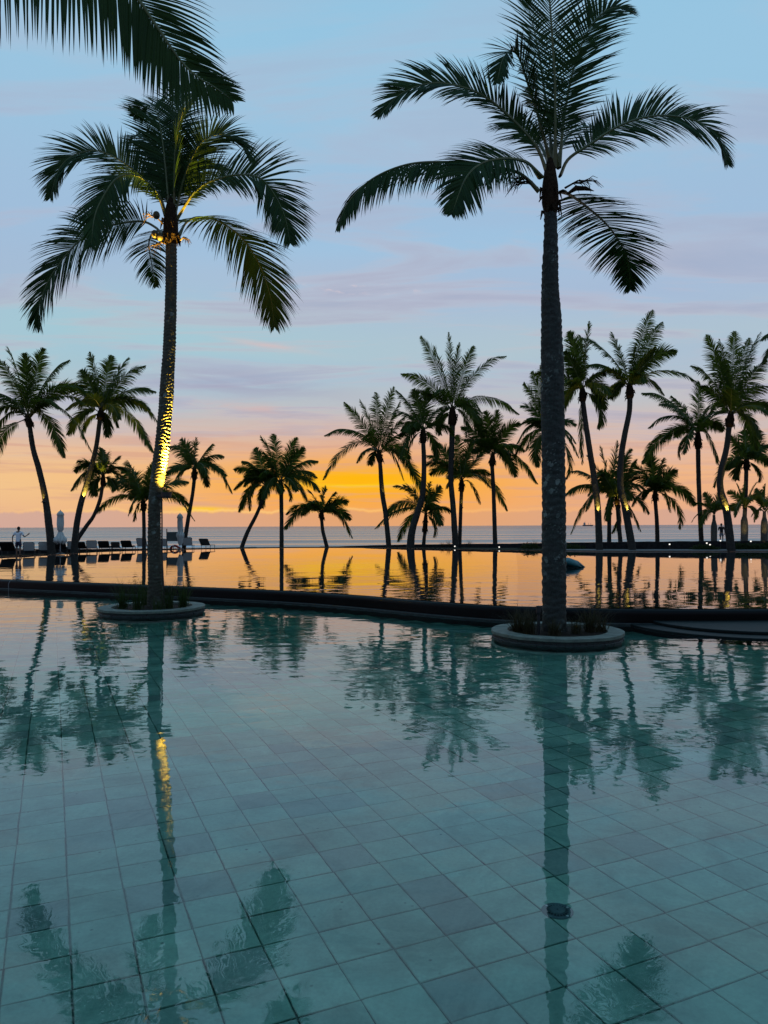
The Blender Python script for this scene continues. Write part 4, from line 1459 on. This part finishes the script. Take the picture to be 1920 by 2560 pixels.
def bottle(label, D, x, tips, ytop, yb, seed, w):
    tr = [(x, ytop, w * 0.42), (x, ytop + 14, w * 0.5), (x, ytop + 26, w * 0.95), (x, ytop + 40, w * 1.02), (x, ytop + 62, w), (x - 1, yb, w * 0.95)]
    return far_palm(label, D, tr, (x, ytop - 6), tips, seed, leaf=0.62, extra=3, name='bottle_palm', pairs=40, lw=0.07, bottle=True, stiff=True)


BP = [bottle('bottle palm with swollen lit trunk left of the man in black', 54.0, 1785, [(1729, 1305), (1736, 1259), (1761, 1232), (1798, 1232), (1836, 1276), (1748, 1318), (1815, 1245)], 1287, 1378, 301, 15),
      bottle('bottle palm with swollen lit trunk right of the leaning lit palm', 53.0, 1861, [(1819, 1230), (1841, 1210), (1864, 1205), (1893, 1206), (1908, 1232), (1888, 1297), (1817, 1280)], 1273, 1378, 302, 17),
      bottle('bottle palm with swollen lit trunk at the right picture edge', 53.0, 1911, [(1876, 1241), (1890, 1222), (1914, 1210), (1952, 1220), (1962, 1262), (1880, 1290)], 1278, 1378, 303, 17)]


# ------------------------------------------------------------------ lamps strapped to trunks
def uplight(label, pos, aim, energy, size=0.09, cone=60, col=(1.0, 0.66, 0.10), blend=0.6, fixture=True, conduit=None, lens='lens_warm', spill=0):
    t = thing('tree_uplight', label, 'uplight', pos, 0, 'uplights fixed to the palm trunks')
    aim = Vector(aim).normalized()
    q = aim.to_track_quat('Z', 'Y')
    mb = MB()
    mb.lathe([(size * 0.75, -size * 1.1), (size * 0.95, -size * 0.9), (size, -size * 0.2), (size * 1.08, -size * 0.15), (size * 1.08, 0.0), (size * 0.92, 0.0), (size * 0.9, -0.012)], 18)
    b = mb.build('housing', M['black'], t)
    b.rotation_mode = 'QUATERNION'
    b.rotation_quaternion = q
    mb = MB()
    mb.lathe([(size * 0.88, -0.014), (size * 0.88, -0.010)], 18)
    b = mb.build('lens', M[lens], t)
    b.rotation_mode = 'QUATERNION'
    b.rotation_quaternion = q
    mb = MB()
    mb.box(-size * 0.9, 0.0, -size * 0.7, size * 1.6, size * 0.5, size * 0.4)
    mb.build('bracket', M['black'], t)
    if conduit:
        mb = MB()
        mb.tube([Vector(c) for c in conduit], 0.018, 6)
        mb.build('conduit', M['black'], t)
    ld = bpy.data.lights.new('uplight_lamp', 'SPOT')
    ld.energy = energy
    ld.color = col
    ld.spot_size = R(cone)
    ld.spot_blend = blend
    ld.shadow_soft_size = size * 0.5
    lo = bpy.data.objects.new('uplight_lamp', ld)
    link(lo, t)
    lo.rotation_mode = 'QUATERNION'
    lo.rotation_quaternion = aim.to_track_quat('-Z', 'Y')
    lo.location = aim * 0.03
    if spill:
        l2 = ld.copy()
        l2.energy = spill
        l2.spot_size = R(110)
        lo2 = bpy.data.objects.new('uplight_spill', l2)
        link(lo2, t)
        lo2.rotation_mode = 'QUATERNION'
        lo2.rotation_quaternion = lo.rotation_quaternion
        lo2.location = lo.location
    return t


# left planter palm
lpos = P(416, 1231, D_L - 0.17)
tgt = P(424, 800, D_L)
aim = (P(416, 890, D_L - 0.03) - lpos)
cond = [Vector((-0.12, 0.02, -0.05)), P(405, 1300, D_L - 0.12) - lpos, P(405, 1380, D_L - 0.14) - lpos, P(408, 1450, D_L - 0.16) - lpos, P(411, 1508, D_L - 0.18) - lpos]
uplight('large black uplight with conduit on the left planter palm', lpos, aim, 66000, size=0.125, cone=22, blend=1.0, conduit=cond, spill=800, col=(1.0, 0.60, 0.06))

for lab, px, py, i, ax, en, sz in (
        ('black uplight low on the leaning palm at the far left', 108, 1253, 0, (-0.28, 1.0), 90, 0.085),
        ('uplight on the spotlit leaning palm left of the planter', 207, 1253, 1, (0.26, 1.0), 1500, 0.075),
        ('small glowing uplight on the tall palm right of the glow', 961, 1237, 8, (-0.05, 1.0), 45, 0.07),
        ('tiny glowing uplight on the short middle palm', 1156, 1268, 11, (0.02, 1.0), 45, 0.07),
        ('white lit uplight on the palm right of the thick trunk', 1497, 1281, 15, (-0.09, 1.0), 420, 0.085),
        ('tiny glowing uplight on the short bushy right palm', 1529, 1283, 17, (-0.03, 1.0), 60, 0.06),
        ('tiny glowing uplight on the thin dark right trunk', 1541, 1272, 18, (-0.02, 1.0), 60, 0.06),
        ('black uplight on the tallest curved right palm', 1572, 1280, 16, (-0.10, 1.0), 650, 0.09),
        ('uplight on the rightmost lit leaning palm', 1820, 1279, 21, (-0.13, 1.0), 650, 0.09)):
    D = FAR[i][1] - 0.30
    pos = P(px, py, D)
    uplight(lab, pos, (ax[0], 0.10, ax[1]), en, size=sz, cone=62)
for lab, px, D in (('ground uplight at the foot of the left bottle palm', 1781, 53.0), ('ground uplight at the foot of the middle bottle palm', 1866, 52.0), ('ground uplight at the foot of the right bottle palm', 1915, 52.0)):
    pos = P(px, 1375, D)
    uplight(lab, (pos.x, pos.y, Z_DK + 0.12), (0.02, 0.28, 1.0), 90, size=0.07, cone=60, col=(1.0, 0.66, 0.2))


# path lights
def path_light(label, px, py, D):
    p = P(px, py, D)
    h = max(0.12, p.z - Z_DK + 0.05)
    t = thing('path_light', label, 'path light', (p.x, p.y, p.z - h), 0, 'small white path lights by the far wall')
    mb = MB()
    mb.tube([(0, 0, 0), (0, 0, h - 0.05)], 0.03, 8)
    mb.build('post', M['black'], t)
    mb = MB()
    mb.lathe([(0.02, h - 0.04), (0.045, h - 0.02), (0.055, h + 0.01), (0.045, h + 0.04), (0.015, h + 0.05)], 12)
    mb.build('globe', M['lens_white'], t, True)


for lab, px, py, D in (('white path light right of the straight middle palm', 1248, 1368, 56.5), ('white path light below the tallest middle palm', 1137, 1366, 59.0), ('white path light beside the small straight right palm', 1674, 1361, 52.0),
                       ('white path light left of the lit bottle palm', 1775, 1362, 51.6), ('fainter white path light left of the bottle palm', 1767, 1358, 51.8), ('white path light at the legs of the man in black', 1801, 1352, 51.8),
                       ('white path light between the two right bottle palms', 1877, 1353.5, 51.5)):
    path_light(lab, px, py, D)


# ------------------------------------------------------------------ loungers, umbrellas, board
def make_lounger(kind):
    t = bpy.data.objects.new('sun_lounger', None)
    link(t)
    t['category'] = 'sun lounger'
    t['group'] = 'sun loungers along the far pool edge'
    W, Ls, H, bl, an = 0.66, 1.25, 0.24, 0.62 if kind == 'sling' else 0.78, R(66 if kind == 'sling' else 40)
    fab = {'sling': M['sling'], 'dark': M['sling_dark'], 'cushion': M['cushion']}[kind]
    mb = MB()
    for s in (-1, 1):
        mb.tube([(s * W / 2, 0, H), (s * W / 2, Ls, H)], 0.02, 6)
    mb.tube([(-W / 2, Ls, H), (W / 2, Ls, H)], 0.02, 6)
    mb.tube([(-W / 2, 0, H), (W / 2, 0, H)], 0.02, 6)
    mb.build('frame', M['frame'], t)
    for sx in (-1, 1):
        for y in (0.05, Ls - 0.1):
            mb = MB()
            mb.tube([(sx * W / 2, y, H), (sx * W / 2, y - 0.02, 0)], 0.018, 6)
            mb.build('leg', M['frame'], t)
    th = 0.10 if kind == 'cushion' else 0.018
    mb = MB()
    mb.box(0, Ls / 2, H + th / 2, W - 0.05, Ls - 0.03, th, bev=th * 0.35)
    mb.build('seat', fab, t)
    rot = Matrix.Rotation(-an, 3, 'X')
    mb = MB()
    c = Vector((0, -math.cos(an) * bl / 2, H + math.sin(an) * bl / 2))
    mb.box(c.x, c.y, c.z, W - 0.04, bl, th, rot=rot, bev=th * 0.35)
    b = mb.build('backrest', fab, t)
    mb = MB()
    e = Vector((0, -math.cos(an) * bl, math.sin(an) * bl))
    cn = 0.07
    for s in (-1, 1):
        mb.tube([(s * W / 2, 0, H), Vector((s * W / 2, 0, H)) + e * 0.93, Vector((s * (W / 2 - cn), 0, H)) + e], 0.017, 6)
    mb.tube([Vector((-W / 2 + cn, 0, H)) + e, Vector((W / 2 - cn, 0, H)) + e], 0.017, 6)
    mb.build('back_frame', M['frame'], b)
    return t


LPROTO = {}
for kind, lab, px, dz, rz, sc_ in (
        ('cushion', 'black cushioned lounger left of the man in white', 22, 1.2, 12, 1.25),
        ('sling', 'pale sling lounger just right of the man in white', 72, 0.9, 22, 1.0),
        ('sling', 'pale sling lounger left of the leaning trunk base', 111, 0.9, 20, 1.0),
        ('cushion', 'black cushioned lounger behind the first closed umbrella', 152, 1.8, 12, 1.15),
        ('sling', 'pale sling lounger just right of the first closed umbrella', 182, 0.9, 18, 1.0),
        ('cushion', 'black cushioned lounger under the forked palms', 203, 1.9, 10, 1.05),
        ('sling', 'pale sling lounger with lighter patch right of the forked palms', 229, 0.9, 18, 1.02),
        ('cushion', 'black cushioned lounger left of the dim grey one', 261, 1.0, 12, 1.1),
        ('dark', 'dim grey sling lounger between two black ones', 289, 1.0, 15, 0.9),
        ('cushion', 'black cushioned lounger left of the spotlit trunk', 318, 1.1, 8, 1.1),
        ('sling', 'grey sling lounger just left of the spotlit trunk', 356, 1.2, -6, 1.15),
        ('sling', 'grey sling lounger just right of the spotlit trunk', 408, 1.2, -6, 1.05),
        ('sling', 'grey sling lounger behind the lifebuoy board', 468, 1.2, 8, 1.15),
        ('dark', 'dark sling lounger alone at the right end of the row', 514, 1.2, -4, 1.1)):
    x = interp([(p, d) for p, d in edge_px], px)
    D = x + dz
    p = P(px, 1380, D)
    if kind not in LPROTO:
        o = LPROTO[kind] = make_lounger(kind)
    else:
        o = copy_tree(LPROTO[kind])
    o['label'] = lab
    o.location = (p.x, p.y, Z_DK)
    o.rotation_euler = (0, 0, R(rz))
    o.scale = (sc_, sc_, sc_ * (0.88 if kind == 'cushion' else 0.95))


def make_umbrella(label, px, ytop, ybot, D, flare, tilt):
    top = P(px, ytop, D)
    z0 = Z_DK
    H = top.z - z0
    t = thing('closed_umbrella', label, 'umbrella', (top.x, D, z0), 0, 'closed umbrellas by the far pool edge')
    mb = MB()
    mb.tube([(0, 0, 0), (0, 0, H)], 0.028, 8)
    mb.build('pole', M['pole'], t)
    mb = MB()
    mb.lathe([(0.28, 0.0), (0.28, 0.05), (0.24, 0.07), (0.06, 0.09), (0.05, 0.2)], 16)
    mb.build('base', M['frame'], t)
    rnd = random.Random(int(px))
    prof = [(1.0, 0.02), (0.985, 0.10), (0.95, 0.165), (0.90, 0.20), (0.89, 0.165), (0.80, 0.175), (0.68, 0.185), (0.56, 0.165), (0.535, 0.10), (0.50, 0.14), (0.42, 0.22), (0.34, flare), (0.29, flare * 1.02), (0.25, flare * 0.6)]
    if flare < 0.29:
        prof = [(1.0, 0.02), (0.985, 0.10), (0.95, 0.17), (0.88, 0.21), (0.86, 0.16), (0.78, 0.165), (0.62, 0.175), (0.50, 0.15), (0.47, 0.19), (0.42, 0.27), (0.36, 0.25), (0.30, 0.20), (0.20, 0.17), (0.13, 0.10)]
    N = 32
    vs, fs = [], []
    for j, (u, r) in enumerate(prof):
        for k in range(N):
            th = 2 * math.pi * k / N
            fold = 1 + 0.22 * math.cos(8 * th + 0.6 * j) * min(1, j / 3) + 0.05 * rnd.uniform(-1, 1)
            sag = 0.05 * math.cos(8 * th) * (1 if j > len(prof) - 4 else 0)
            vs.append((r * fold * math.cos(th) + tilt * (1 - u) * 0.2, r * fold * math.sin(th), H * u + sag * H * 0.5))
    for j in range(len(prof) - 1):
        for k in range(N):
            fs.append((j * N + k, (j + 1) * N + k, (j + 1) * N + (k + 1) % N, j * N + (k + 1) % N))
    mb = MB()
    mb.add(vs, fs)
    cn = mb.build('canopy', M['white_cloth'], t, True)
    mb = MB()
    zb = H * (0.535 if flare >= 0.29 else 0.49)
    mb.lathe([(0.125, zb - 0.03), (0.135, zb), (0.125, zb + 0.03)], 16)
    mb.build('tie_strap', M['pole'], cn)
    mb = MB()
    mb.lathe([(0.03, H), (0.035, H + 0.03), (0.012, H + 0.07)], 8)
    mb.build('finial', M['pole'], t)


make_umbrella('closed white umbrella with flared hem left of the forked palms', 151, 1277, 1390, 48.5, 0.36, 0)
make_umbrella('closed white umbrella with tattered hem by the red lifebuoy', 450, 1284, 1376, 57.5, 0.27, 0.2)

# notice board with lifebuoy
D = 59.5
b0, b1 = P(417, 1375, D), P(457, 1375, D)
t = thing('notice_board', 'dark board on two posts behind the second closed umbrella', 'board', (b0.x, D, Z_DK))
zt = P(417, 1322, D).z - Z_DK
w_ = b1.x - b0.x
for x in (0, w_):
    mb = MB()
    mb.box(x, 0, zt / 2, 0.06, 0.06, zt)
    mb.build('post', M['post'], t)
zA, zB = P(417, 1330, D).z - Z_DK, P(417, 1353, D).z - Z_DK
mb = MB()
mb.box(w_ / 2, -0.01, (zA + zB) / 2, w_ - 0.062, 0.035, zA - zB, bev=0.004)
mb.build('panel', M['board'], t)
c = P(437, 1376, D - 0.15)
t = thing('lifebuoy', 'red lifebuoy ring hanging under the notice board', 'lifebuoy', c)
mb = MB()
pp = [Vector((0.36 * math.cos(a * math.pi / 16), 0, 0.36 * math.sin(a * math.pi / 16))) for a in range(33)]
mb.tube(pp, 0.085, 8, cap=False)
mb.build('ring', M['buoy'], t, True)
for a in (0.15, 1.72, 3.29, 4.86):
    pp = [Vector((0.36 * math.cos(a + k * 0.09), 0, 0.36 * math.sin(a + k * 0.09))) for k in range(4)]
    mb = MB()
    mb.tube(pp, 0.09, 8)
    mb.build('band', M['buoy_band'], t)

# ------------------------------------------------------------------ teal pool float
fl0 = G(1353, 1418, Z_UP)
fl1 = G(1466, 1418, Z_UP)
D = fl0.y
Lf = fl1.x - fl0.x
t = thing('pool_float', 'teal inflatable float with black head drifting behind the thick right trunk', 'pool float', (fl0.x, D, Z_UP))
mb = MB()
N, K = 28, 20
vs, fs = [], []
hp = [(0, 0.20), (0.06, 0.27), (0.2, 0.36), (0.40, 0.42), (0.60, 0.44), (0.72, 0.36), (0.82, 0.29), (0.93, 0.14), (1.0, 0.03)]
wp = [(0, 0.10), (0.1, 0.24), (0.4, 0.45), (0.7, 0.42), (0.9, 0.2), (1.0, 0.04)]
for i in range(N):
    u = i / (N - 1)
    hh, ww = interp(hp, u), interp(wp, u)
    for k in range(K):
        th = 2 * math.pi * k / K
        z = hh * (0.5 + 0.5 * math.sin(th)) ** 0.8 - 0.04
        cr2 = 0.035 * noise.noise(Vector((u * 7, math.cos(th) * 2, math.sin(th) * 2)))
        vs.append((0.12 + u * (Lf - 0.12), ww * math.cos(th) * (1 + cr2), z * (1 + 2 * cr2)))
for i in range(N - 1):
    for k in range(K):
        fs.append((i * K + k, i * K + (k + 1) % K, (i + 1) * K + (k + 1) % K, (i + 1) * K + k))
fs += [tuple(range(K - 1, -1, -1)), tuple((N - 1) * K + k for k in range(K))]
mb.add(vs, fs)
mb.build('body', M['teal'], t, True)
mb = MB()
mb.lathe([(0.02, -0.02), (0.12, 0.0), (0.19, 0.08), (0.20, 0.17), (0.15, 0.27), (0.06, 0.32)], 16, center=(0.2, -0.02, 0))
hd = mb.build('head', M['black'], t, True)
mb = MB()
mb.lathe([(0.005, 0), (0.03, 0.01), (0.036, 0.03), (0.03, 0.05), (0.005, 0.06)], 10, center=(0.08, -0.17, 0.16))
mb.build('eye', M['white'], hd, True)
for s in (-1, 1):
    mb = MB()
    mb.tube([(0.75, s * 0.35, 0.2), (1.0, s * 0.5, 0.24), (1.35, s * 0.56, 0.10), (1.55, s * 0.55, 0.02)], [0.08, 0.12, 0.08, 0.015], 8)
    mb.build('flipper', M['teal'], t, True)

# fitting on the pool floor
fx = G(1394, 2322, -0.22)
t = thing('pool_inlet', 'round grey pool floor fitting with bright screws at lower right', 'pool fitting', (fx.x, fx.y, FLOOR_Z + 0.016))
mb = MB()
mb.lathe([(0.150, 0), (0.150, 0.006), (0.143, 0.012), (0.105, 0.013)], 40)
mb.build('flange', M['steel'], t)
mb = MB()
mb.lathe([(0.104, 0.0), (0.104, 0.0145), (0.02, 0.015)], 36)
mb.build('slot_ring', M['steel_dark'], t)
for k in range(20):
    a = 2 * math.pi * k / 20
    mb = MB()
    mb.box(0.092 * math.cos(a), 0.092 * math.sin(a), 0.02, 0.022, 0.012, 0.012, rot=Matrix.Rotation(a, 3, 'Z'))
    mb.build('tooth', M['steel'], t)
mb = MB()
mb.lathe([(0.078, 0.012), (0.078, 0.032), (0.070, 0.038), (0.012, 0.040)], 32)
cap = mb.build('cap', M['steel'], t)
mb = MB()
mb.lathe([(0.010, 0.036), (0.010, 0.0415), (0.002, 0.0415)], 12)
mb.build('screw_hole', M['steel_dark'], cap)
for a in (2.3, 0.45, -0.95):
    mb = MB()
    mb.lathe([(0.013, 0.012), (0.013, 0.018), (0.009, 0.021)], 12, center=(0.122 * math.cos(a), 0.122 * math.sin(a), 0))
    mb.build('screw', M['white'], t)
t.scale = (0.60, 0.60, 0.75)


# ------------------------------------------------------------------ people
def skin_mesh(name, joints, edges, sub=2):
    me = bpy.data.meshes.new(name)
    me.from_pydata([j[0] for j in joints], edges, [])
    o = bpy.data.objects.new(name, me)
    COL.objects.link(o)
    md = o.modifiers.new('skin', 'SKIN')
    md.use_smooth_shade = True
    for v, j in zip(me.skin_vertices[0].data, joints):
        r = j[1]
        v.radius = r if isinstance(r, tuple) else (r, r)
    me.skin_vertices[0].data[0].use_root = True
    ms = o.modifiers.new('sub', 'SUBSURF')
    ms.levels = sub
    ms.render_levels = sub
    dg = bpy.context.evaluated_depsgraph_get()
    ev = o.evaluated_get(dg)
    me2 = bpy.data.meshes.new_from_object(ev)
    bpy.data.objects.remove(o)
    me2.name = name
    me2.polygons.foreach_set('use_smooth', [True] * len(me2.polygons))
    return me2


def chain(joints, edges, start, pts):
    prev = start
    for p, r in pts:
        joints.append((p, r))
        edges.append((prev, len(joints) - 1))
        prev = len(joints) - 1
    return prev


def person(label, loc, rz, tee, shorts, l_arm, r_arm, step=0.0, hem=0.90, knee=0.56):
    """1.75 m adult seen from behind (faces +y)"""
    t = thing('person', label, 'person', loc, rz)
    J = [((0, 0, 0.93), (0.14, 0.105))]
    E = []
    sp = chain(J, E, 0, [((0, 0.0, 1.08), (0.125, 0.095)), ((0, 0.0, 1.28), (0.15, 0.105)), ((0, -0.01, 1.42), (0.13, 0.085)), ((0, 0.0, 1.50), (0.055, 0.055)), ((0, 0.015, 1.56), (0.062, 0.07)), ((0, 0.03, 1.66), (0.078, 0.095)), ((0, 0.03, 1.735), (0.052, 0.06))])
    # nose and ears
    chain(J, E, sp - 1, [((0, 0.135, 1.645), 0.014)])
    for s in (-1, 1):
        chain(J, E, sp - 1, [((s * 0.088, 0.02, 1.645), 0.014)])
    for s, st in ((-1, step), (1, -step)):
        chain(J, E, 0, [((s * 0.10, 0, 0.86), 0.092), ((s * 0.105, st * 0.5, 0.50), 0.062), ((s * 0.105, st * 0.9 - 0.01, 0.32), 0.058), ((s * 0.105, st, 0.09), 0.038), ((s * 0.11, st + 0.06, 0.035), 0.036), ((s * 0.115, st + 0.17, 0.025), 0.028)])
    for s, arm in ((-1, l_arm), (1, r_arm)):
        el, wr, hd = [Vector(a) for a in arm]
        w = chain(J, E, 3, [((s * 0.19, 0, 1.42), 0.062), (tuple(el), 0.042), (tuple(wr), 0.028)])
        d = (hd - wr).normalized()
        w = chain(J, E, w, [(tuple(wr + d * 0.05), (0.034, 0.02))])
        q = d.cross(Vector((0, 1, 0)))
        q = q.normalized() if q.length > 0.1 else Vector((1, 0, 0))
        for k, ln in enumerate((0.075, 0.085, 0.08, 0.065)):
            o_ = q * (k - 1.5) * 0.02
            b1_ = wr + d * 0.10 + o_
            chain(J, E, w, [(tuple(b1_), 0.009), (tuple(b1_ + d * ln * 0.55 + Vector((0, 0.012, 0))), 0.0085), (tuple(b1_ + d * ln + Vector((0, 0.035, 0))), 0.007)])
        tb = wr + d * 0.05 + q * (-0.03) * s
        chain(J, E, w, [(tuple(tb + q * (-0.015) * s + d * 0.02 + Vector((0, 0.02, 0))), 0.011), (tuple(tb + q * (-0.02) * s + d * 0.055 + Vector((0, 0.03, 0))), 0.008)])
    me = skin_mesh('body', J, E, 1)
    me.materials.append(M['skin'])
    link(bpy.data.objects.new('body', me), t)
    # T-shirt
    J, E = [((0, 0, hem), (0.165, 0.128))], []
    c = chain(J, E, 0, [((0, 0, 1.08), (0.155, 0.12)), ((0, 0, 1.28), (0.172, 0.125)), ((0, -0.01, 1.40), (0.16, 0.10)), ((0, -0.005, 1.47), (0.085, 0.07))])
    for s, arm in ((-1, l_arm), (1, r_arm)):
        el = Vector(arm[0])
        sh = Vector((s * 0.195, 0, 1.41))
        chain(J, E, 3, [(tuple(sh), 0.078), (tuple(sh.lerp(el, 0.75)), 0.07)])
    me = skin_mesh('tshirt', J, E, 2)
    me.materials.append(tee)
    link(bpy.data.objects.new('tshirt', me), t)
    J, E = [((0, 0, 0.95), (0.15, 0.118))], []
    chain(J, E, 0, [((0, 0, 0.88), (0.155, 0.125))])
    for s, st in ((-1, step), (1, -step)):
        chain(J, E, 1, [((s * 0.10, 0, 0.80), 0.112), ((s * 0.11, st * 0.4, knee), 0.094)])
    me = skin_mesh('shorts', J, E, 2)
    me.materials.append(shorts)
    link(bpy.data.objects.new('shorts', me), t)
    bmx = bmesh.new()
    bmesh.ops.create_icosphere(bmx, subdivisions=3, radius=1.0)
    for v in list(bmx.verts):
        if v.co.y > 0.45 and v.co.z < 0.35 or v.co.z < -0.75:
            bmx.verts.remove(v)
    for v in bmx.verts:
        v.co = Vector((v.co.x * 0.094, v.co.y * 0.112 + 0.015, v.co.z * 0.115 + 1.672))
    me = bpy.data.meshes.new('hair')
    bmx.to_mesh(me)
    bmx.free()
    me.materials.append(M['hair'])
    link(bpy.data.objects.new('hair', me), t)
    return t


p = P(46, 1390, 46.9)
person('man in white T-shirt and navy shorts seen from behind, right arm raised', (p.x, p.y, 0.36), R(4), M['tee_white'], M['short_navy'],
       [(-0.33, -0.06, 1.16), (-0.37, 0.03, 0.94), (-0.38, 0.06, 0.83)], [(0.34, 0.02, 1.14), (0.47, 0.15, 1.25), (0.53, 0.20, 1.33)], 0.03, 0.78, 0.50)
p = P(1804, 1353, 70.0)
person('man in black T-shirt and grey shorts standing behind the low wall', (p.x, p.y, 0.42), R(-6), M['tee_black'], M['short_grey'],
       [(-0.29, -0.02, 1.16), (-0.20, 0.18, 1.14), (-0.10, 0.26, 1.16)], [(0.27, -0.04, 1.13), (0.30, 0.03, 0.88), (0.30, 0.05, 0.77)])


# ------------------------------------------------------------------ shrubs and beach grass by the far wall
def shrub(label, px, D, w, h, seed, z=Z_DK):
    rnd = random.Random(seed)
    p = P(px, 1370, D)
    mb = MB()
    for k in range(420):
        v = Vector((rnd.gauss(0, 1), rnd.gauss(0, 1), rnd.gauss(0, 1))).normalized() * rnd.uniform(0.5, 1.0)
        c = Vector((v.x * w / 2, v.y * w / 3, abs(v.z) * h * (0.8 + 0.3 * noise.noise(v * 3))))
        d = Vector((rnd.uniform(-1, 1), rnd.uniform(-1, 1), rnd.uniform(-.2, 1))).normalized()
        W = d.cross(Vector((rnd.uniform(-1, 1), rnd.uniform(-1, 1), rnd.uniform(-1, 1)))).normalized() * 0.035
        l2 = rnd.uniform(0.10, 0.22)
        mb.add([c - W * 0.4, c + d * l2 * 0.5 - W, c + d * l2, c + d * l2 * 0.5 + W], [(0, 1, 2, 3)])
    for k in range(6):
        mb.tube([(0, 0, 0), (rnd.uniform(-.3, .3) * w, rnd.uniform(-.2, .2) * w, h * 0.7)], [0.02, 0.006], 4)
    o = mb.build('shrub', M['shrub'])
    o.location = (p.x, p.y, z)
    tag(o, label, 'shrub', 'low shrubs by the far pool edge')


for lab, px, D, w, h, sd in (('low dark shrub under the dark drooping right palm', 1752, 51.3, 1.6, 0.42, 1), ('low dark shrub left of the lit bottle palm foot', 1776, 51.0, 1.3, 0.36, 2),
                             ('low dark shrub right of the rightmost lit trunk', 1846, 51.0, 1.3, 0.50, 3), ('low dark shrub at the foot of the middle bottle palm', 1868, 51.0, 1.4, 0.52, 4),
                             ('low dark shrub between the right bottle palms', 1892, 51.0, 1.3, 0.46, 5), ('low dark shrub at the right edge of the picture', 1918, 51.0, 1.4, 0.5, 6),
                             ('low dark shrub left of the thick right trunk', 1325, 55.5, 1.7, 0.5, 7), ('low dark shrub right of the thick right trunk', 1432, 53.5, 1.8, 0.42, 8)):
    shrub(lab, px, D, w, h, sd)
for lab, px, D, h, sd in (('beach grass tuft left of the tallest middle palm', 1122, 60.5, 0.75, 31), ('beach grass tuft right of the tallest middle palm', 1172, 60.2, 0.8, 32), ('beach grass tuft just left of the thick right trunk', 1338, 57.5, 0.9, 33),
                          ('beach grass tuft in the left part of the far bank', 1106, 61.0, 0.45, 34)):
    p = P(px, 1362, D)
    grass_tuft(lab, Vector((p.x, p.y, 0.42)), 60, h, 1.1, M['grass_dry'], sd, 'beach grass by the far wall')

# ------------------------------------------------------------------ ship on the horizon
D = 3000
p = P(1470, 1311, D)
t = thing('cargo_ship', 'tiny hazy cargo ship on the horizon right of the thick trunk', 'ship', (p.x, D, Z_SEA))
mb = MB()
mb.add([(-20, -4, 0), (17, -4, 0), (22, 0, 5.5), (-21, -4, 4.5), (17, -4, 5), (-20, 4, 0), (17, 4, 0), (-21, 4, 4.5), (17, 4, 5)],
       [(0, 1, 4, 3), (5, 7, 8, 6), (1, 2, 4), (6, 8, 2), (3, 4, 2, 8, 7), (0, 3, 7, 5)])
mb.build('hull', M['hull'], t)
mb = MB()
mb.box(-14, 0, 8, 7, 6, 8, bev=0.3)
mb.box(-14, 0, 13, 5, 5, 2.5, bev=0.2)
mb.tube([(-12, 0, 14), (-12, 0, 20)], 0.5, 6)
mb.build('bridge', M['ship_white'], t)
mb = MB()
mb.tube([(2, 0, 5), (2, 0, 13)], 0.6, 6)
mb.tube([(11, 0, 5), (11, 0, 12)], 0.6, 6)
mb.build('mast', M['ship_white'], t)
